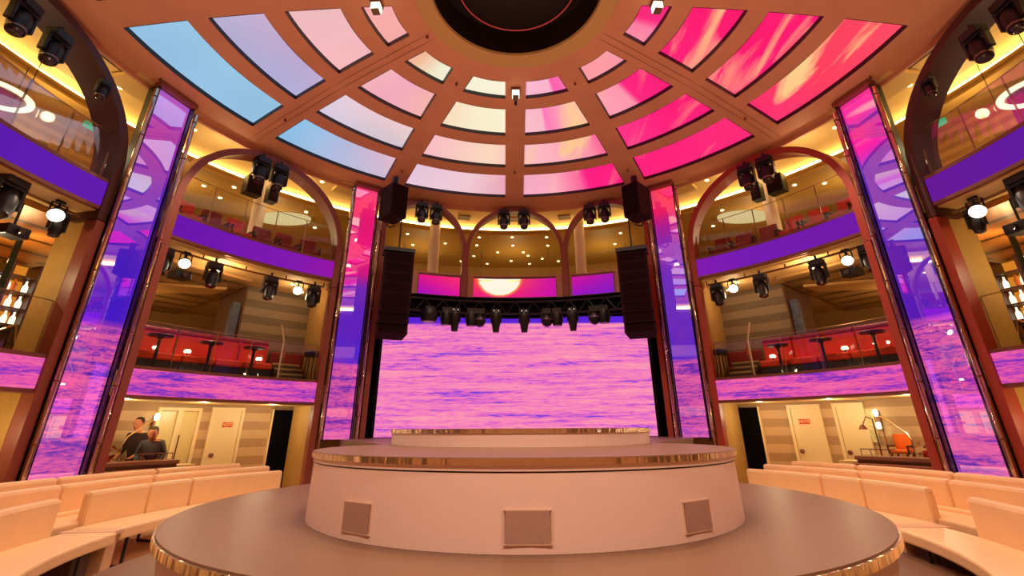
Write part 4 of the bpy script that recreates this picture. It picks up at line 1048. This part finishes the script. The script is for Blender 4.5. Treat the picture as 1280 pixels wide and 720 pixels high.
    # background lounge: lit column, counter back wall glow
    t = thing('light_pillar', 'tall blue-grey lit pillar beside the stone wall of the %s lounge' % nm, 'column', P(s*50.6, 9.7, 2.6), 'blue grey pillars')
    MB().boxa(s*50.3, 9.55, 3.75, (.2, .16, 1.9)).build('shaft', mat('blue_grey_pillar', (76, 82, 104), .4, var=.3, vscale=9), t)
    t = thing('bar_counter', 'warm lit bar counter at the back of the %s lounge' % nm, 'counter', P(s*62, 12.8, 2.6), 'lounge back counters')
    a0, a1 = sorted((s*53, s*68)); MB().arc(a0, a1, 12.5, 13.0, 2.6, 3.95, 12).build('counter_body', mat('counter_dark', (96, 64, 40), .5), t)
    MB().arc(a0, a1, 12.4, 13.1, 3.95, 4.03, 12).build('counter_top', mat('counter_pale', (176, 130, 84), .4), t)
    a0, a1 = sorted((s*60, s*66)); MB().arc(a0, a1, 13.9, 13.95, 3.6, 4.7, 12).build('glow_panel', emat('bar_glow', (255, 196, 110), .75), t)
    # glass rail on the lower fascia
    for (b0, b1, zz, lv) in ((40.2, 68.6, 2.72, 'middle'), (40.2, 68.6, 5.76, 'top'), (79.4, 108, 2.72, 'middle'), (79.4, 108, 5.76, 'top')):
        a0, a1 = sorted((s*b0, s*b1)); bay = 'in the tall %s arch' % nm if b0 < 70 else 'at the far %s edge' % nm
        t = thing('glass_balustrade', 'clear glass balustrade of the %s deck %s' % (lv, bay), 'railing', P((a0+a1)/2, 7.62, zz), 'glass balustrades')
        h = .82 if lv == 'middle' else .95
        MB().arc(a0, a1, 7.62, 7.632, zz, zz+h, 24).build('pane', M_glass, t)
        n = 5
        for i in range(n+1):
            a = a0+(a1-a0)*i/n; MB().tube(P(a, 7.66, zz-.02), P(a, 7.66, zz+h), .010 if lv == 'middle' else .014, 6).build('baluster', mat('rail_post_steel', (150, 120, 84), .35, metal=.6), t)
        MB().path([P(a0+(a1-a0)*i/24, 7.66, zz+h+.01) for i in range(25)], .009, 6).build('top_rail', MATS['rail_post_steel'], t)
a0, a1 = -29, 29
t = thing('glass_balustrade', 'clear glass balustrade above the sun screen behind the centre arcade', 'railing', P(0, 7.75, 5.76), 'glass balustrades')
MB().arc(a0, a1, 7.74, 7.752, 5.76, 6.55, 30).build('pane', M_glass, t)
for a in (-7.6, 7.6, -25, 25): MB().tube(P(a, 7.78, 5.7), P(a, 7.78, 6.75), .014, 6).build('baluster', MATS['rail_post_steel'], t)

# far bays: curtain, bottle shelves, imitated LED reflections
for s, nm in SIDES:
    a0, a1 = sorted((s*78.6, s*79.6))
    t = MB(); pts = []
    cur = MB(); n = 28; vs = []
    for i in range(n+1):
        u = i/n; r = 8.25+.95*u; a = s*(77.4-3.1*u)+.4*sin(i*1.5)
        vs += [P(a, r, 2.62), P(a+s*.3, r, 3.75+.28*sin(i*.9)-.3*u)]
    cur.add(vs, [(2*i, 2*i+2, 2*i+3, 2*i+1) for i in range(n)])
    tag(cur.build('curtain', M_curtain, smooth=True), 'olive draped curtain beside the wide %s screen column on the middle deck' % nm, 'curtain', 'olive curtains')
    t = thing('bottle_shelf', 'glowing amber bar shelf unit with glassware at the far %s edge' % nm, 'shelf', P(s*74, 10.4, 2.6), 'amber bar shelves')
    a0, a1 = sorted((s*68.8, s*79)); MB().arc(a0, a1, 10.9, 11.0, 2.6, 4.8, 12).build('back_panel', emat('amber_glow', (235, 140, 40), .8), t)
    for k in range(5): MB().arc(a0, a1, 10.45, 10.9, 3.2+.32*k, 3.23+.32*k, 12).build('shelf', M_wood, t)
    for k in range(5): MB().boxa(s*(68.9+2.5*k), 10.68, 3.7, (.05, .45, 2.2)).build('upright', M_wood, t)
    rnd = random.Random(11)
    for k in range(4):
        for j in range(9):
            a = s*(69.5+.78*j+rnd.random()*.25); z = 3.235+.32*k; c = P(a, 10.62, z)
            glow = rnd.random()
            mt = emat('white_glass_glow', (255, 240, 205), 1.6) if glow < .5 else (mat('amber_bottle', (196, 110, 40), .15) if glow < .8 else mat('green_bottle', (70, 90, 60), .15))
            b = MB(); b.lathe([(.045, 0), (.05, .1), (.045, .15), (.018, .2), (.018, .26)], c=c, n=10)
            lab = 'bottle on the amber shelves at the far %s edge' % nm
            tag(b.build('bottle', mt, smooth=True), lab, 'bottle', 'bottles on the %s amber shelves' % nm)
    t = thing('lounge_table', 'dark bar table with bent steel rail at the far %s edge' % nm, 'table', P(s*76, 9.0, 2.6))
    MB().boxa(s*77.6, 9.6, 3.3, (.9, .5, .06)).build('tabletop', M_wood, t)
    for q in (-1, 1): MB().boxa(s*77.6+q*2.3, 9.6, 2.93, (.06, .4, .66)).build('leg', M_wood, t)
    MB().path([P(s*80.5, 8.8, 2.95), P(s*76.6, 8.9, 3.3), P(s*75.8, 8.9, 2.8)], .018).build('rail', M_chrome, t)
    t = thing('steel_post', 'thin dark green metal post in front of the bar shelves, far %s' % nm, 'post', P(s*76.6, 9.5, 2.6)); MB().tube(P(s*77.2, 9.5, 2.6), P(s*77.2, 9.5, 5.05), .05).build('shaft', mat('green_metal', (40, 52, 44), .3), t)
    # ground: tan partition at far bay
    a0, a1 = sorted((s*70.5, s*92)); m = MB(); m.arc(a0, a1, 8.6, 8.7, 0, 2.17, 14); struct(m.build('wall_'+nm, M_tan))
    # top gallery far bay: striped wall, exit sign, planter
    a0, a1 = sorted((s*69, s*84)); m = MB(); m.arc(a0, a1, 10.4, 10.5, 5.7, 7.95, 12); struct(m.build('wall_'+nm, stripes('plank_wall_'+nm, (150, 104, 48), (196, 146, 72), .12)))
    t = thing('exit_sign', 'small green lit exit sign in the far %s top gallery' % nm, 'sign', P(s*76.5, 9.0, 7.4), 'green exit signs')
    MB().boxa(s*76.5, 9.0, 7.4, (.3, .05, .13)).build('sign_box', emat('exit_green', (30, 190, 130), .9), t)
    MB().tube(P(s*76.5, 9.0, 7.46), P(s*76.5, 9.0, 8.25), .012).build('stem', M_black, t)
    t = thing('pendant_ring', 'bright oval ceiling light ring in the far %s top gallery' % nm, 'light', P(s*86.2, 9, 7.8), 'oval ceiling rings')
    m = MB(); m.lathe([(.40, 0), (.50, 0), (.50, .04), (.40, .04), (.40, 0)], c=P(s*86.6, 9.0, 6.95), n=48, cap=False); m.build('ring', emat('ring_glow', (255, 240, 200), 2.5), t, smooth=True)
    for q in range(3): MB().tube(P(s*86.2, 9.0, 6.97)+Vector((.45*cos(q*2.1), .45*sin(q*2.1), 0)), P(s*86.2, 9.0, 7.95)+Vector((.45*cos(q*2.1), .45*sin(q*2.1), 0)), .008, 5).build('wire', M_black, t)
    # added glowing panel imitating pink LED reflections in the glass
    a0, a1 = sorted((s*79.5, s*92)); t = MB(); t.arc(a0, a1, 10.3, 10.35, 6.3, 7.9, 10); tag(t.build('wall_screen', emat('pink_reflection_'+nm, (170, 66, 120), .7)), 'plum pink panel imitating LED reflections in the far %s top gallery' % nm, 'screen', 'plum reflection panels')

# ---------------------------------------------------------------- top gallery seating in side bays
for s, nm in SIDES:
    k = 0
    for i in range(7):
        a = 42.8+i*4.15
        mt = M_red if (s > 0 and i > 2) or (s < 0 and i in (3, 5)) else M_redd
        lab = 'dark red gallery armchair behind the %s purple fascia, %s from the narrow screen column' % (nm, ['first', 'second', 'third', 'fourth', 'fifth', 'sixth', 'seventh'][i])
        lounge_chair(s*a, 8.4, 5.7, mt, lab, 'gallery armchairs', rot=rnd.uniform(-8, 8), sc=.92)
for s, nm in SIDES:
    t = thing('ceiling_oval', 'pale oval raised ceiling light above the %s gallery chairs' % nm, 'light', P(s*43, 10.4, 7.9), 'oval ceiling lights')
    m = MB(); c = P(s*43.5, 10.8, 7.86); N = 40
    vs = [c+Vector((cos(2*pi*i/N)*.85, sin(2*pi*i/N)*.45, 0)) for i in range(N)]; vs2 = [v+Vector((0, 0, .08)) for v in vs]
    m.add(vs+vs2, [tuple(range(N)), tuple(range(N, 2*N))]+[(i, (i+1) % N, (i+1) % N+N, i+N) for i in range(N)])
    m.build('diffuser', emat('oval_glow', (240, 214, 150), .75), t)

# ---------------------------------------------------------------- lights
def point(p, e, col, rad=.15, name='lamp'):  # unseen fill lamp added to brighten the decks
    l = bpy.data.lights.new(name, 'POINT'); l.energy = e; l.color = col; l.shadow_soft_size = rad
    o = bpy.data.objects.new(name, l); C.objects.link(o); o.location = p; return o
def spot(p, tgt, e, col, ang=70, rad=.1):
    l = bpy.data.lights.new('spot', 'SPOT'); l.energy = e; l.color = col; l.shadow_soft_size = rad; l.spot_size = R(ang); l.spot_blend = .8
    o = bpy.data.objects.new('spot', l); C.objects.link(o); o.location = p
    o.rotation_euler = (Vector(tgt)-Vector(p)).to_track_quat('-Z', 'Y').to_euler(); return o
W1 = (1, .66, .40); W2 = (1, .74, .40)
for a in (-150, -90, -30, 30, 90, 150):      # added fill spots, down from the oculus edge
    spot(P(a, 1.7, 8.5), P(a, 4.2, 0), 520, (1, .74, .54), 110, .08)
for a in (-75, 75, -25, 25, 180, -130, 130):       # added fill from below, washing the dome
    spot(P(a, 4.6, 1.0), P(a, 3.4, 8.6), 185, (1, .70, .46), 130, .06)
for a in (-150, 150, 180):           # added unseen spots, front fill for the drum
    spot(P(a, 7.2, 7.4), (0, -.5, .9), 900, (1, .72, .56), 55, .1)
for s in (-1, 1):
    spot(P(s*62, 6.9, 7.7), P(s*95, 5.6, .5), 760, (1, .74, .52), 80, .08)
    for a in (46, 60):
        point(P(s*a, 10.6, 7.2), 34, (1, .78, .40), .1)
    point(P(s*48, 8.0, 7.7), 16, (1, .76, .44), .05); point(P(s*62, 8.0, 7.7), 16, (1, .76, .44), .05)
    point(P(s*80, 9.3, 7.3), 40, (1, .78, .40), .1)
    point(P(s*58, 8.0, 4.85), 44, (1, .70, .38), .05); point(P(s*44, 8.3, 4.85), 16, (1, .72, .42), .05); point(P(s*60, 12, 4.4), 40, (1, .62, .28), .1)
    point(P(s*77, 9.6, 4.5), 45, (1, .58, .24), .1); point(P(s*85, 8.3, 4.1), 34, (1, .76, .40), .05); point(P(s*84, 7.9, 1.6), 22, (1, .76, .42), .05)
    for a in (44, 54, 64): point(P(s*a, 8.6, 1.95), 20, (1, .82, .52), .05)
for a in (-18, 0, 18): point(P(a, 11, 7.0), 34, (1, .76, .34), .1)

w = bpy.data.worlds.new('world'); bpy.context.scene.world = w; w.use_nodes = True
w.node_tree.nodes['Background'].inputs[0].default_value = (.05, .025, .015, 1); w.node_tree.nodes['Background'].inputs[1].default_value = .5

# ---------------------------------------------------------------- camera
cd = bpy.data.cameras.new('camera'); cam = bpy.data.objects.new('camera', cd); C.objects.link(cam)
cd.sensor_width = 36; cd.lens = 590.39/1280*36; cd.shift_y = -(360-294.14)/1280; cd.clip_start = .05
rt = Vector((0.9999852, -0.00154948, -0.005216)); up = Vector((0.00424123, -0.3785663, 0.92556446)); fw = Vector((0.00340875, 0.92557288, 0.37855412))
cam.matrix_world = Matrix(((rt.x, up.x, -fw.x, -.132), (rt.y, up.y, -fw.y, -6.083), (rt.z, up.z, -fw.z, 1.6), (0, 0, 0, 1)))
bpy.context.scene.camera = cam
bpy.context.scene.view_settings.view_transform = 'Standard'
bpy.context.scene.view_settings.look = 'None'
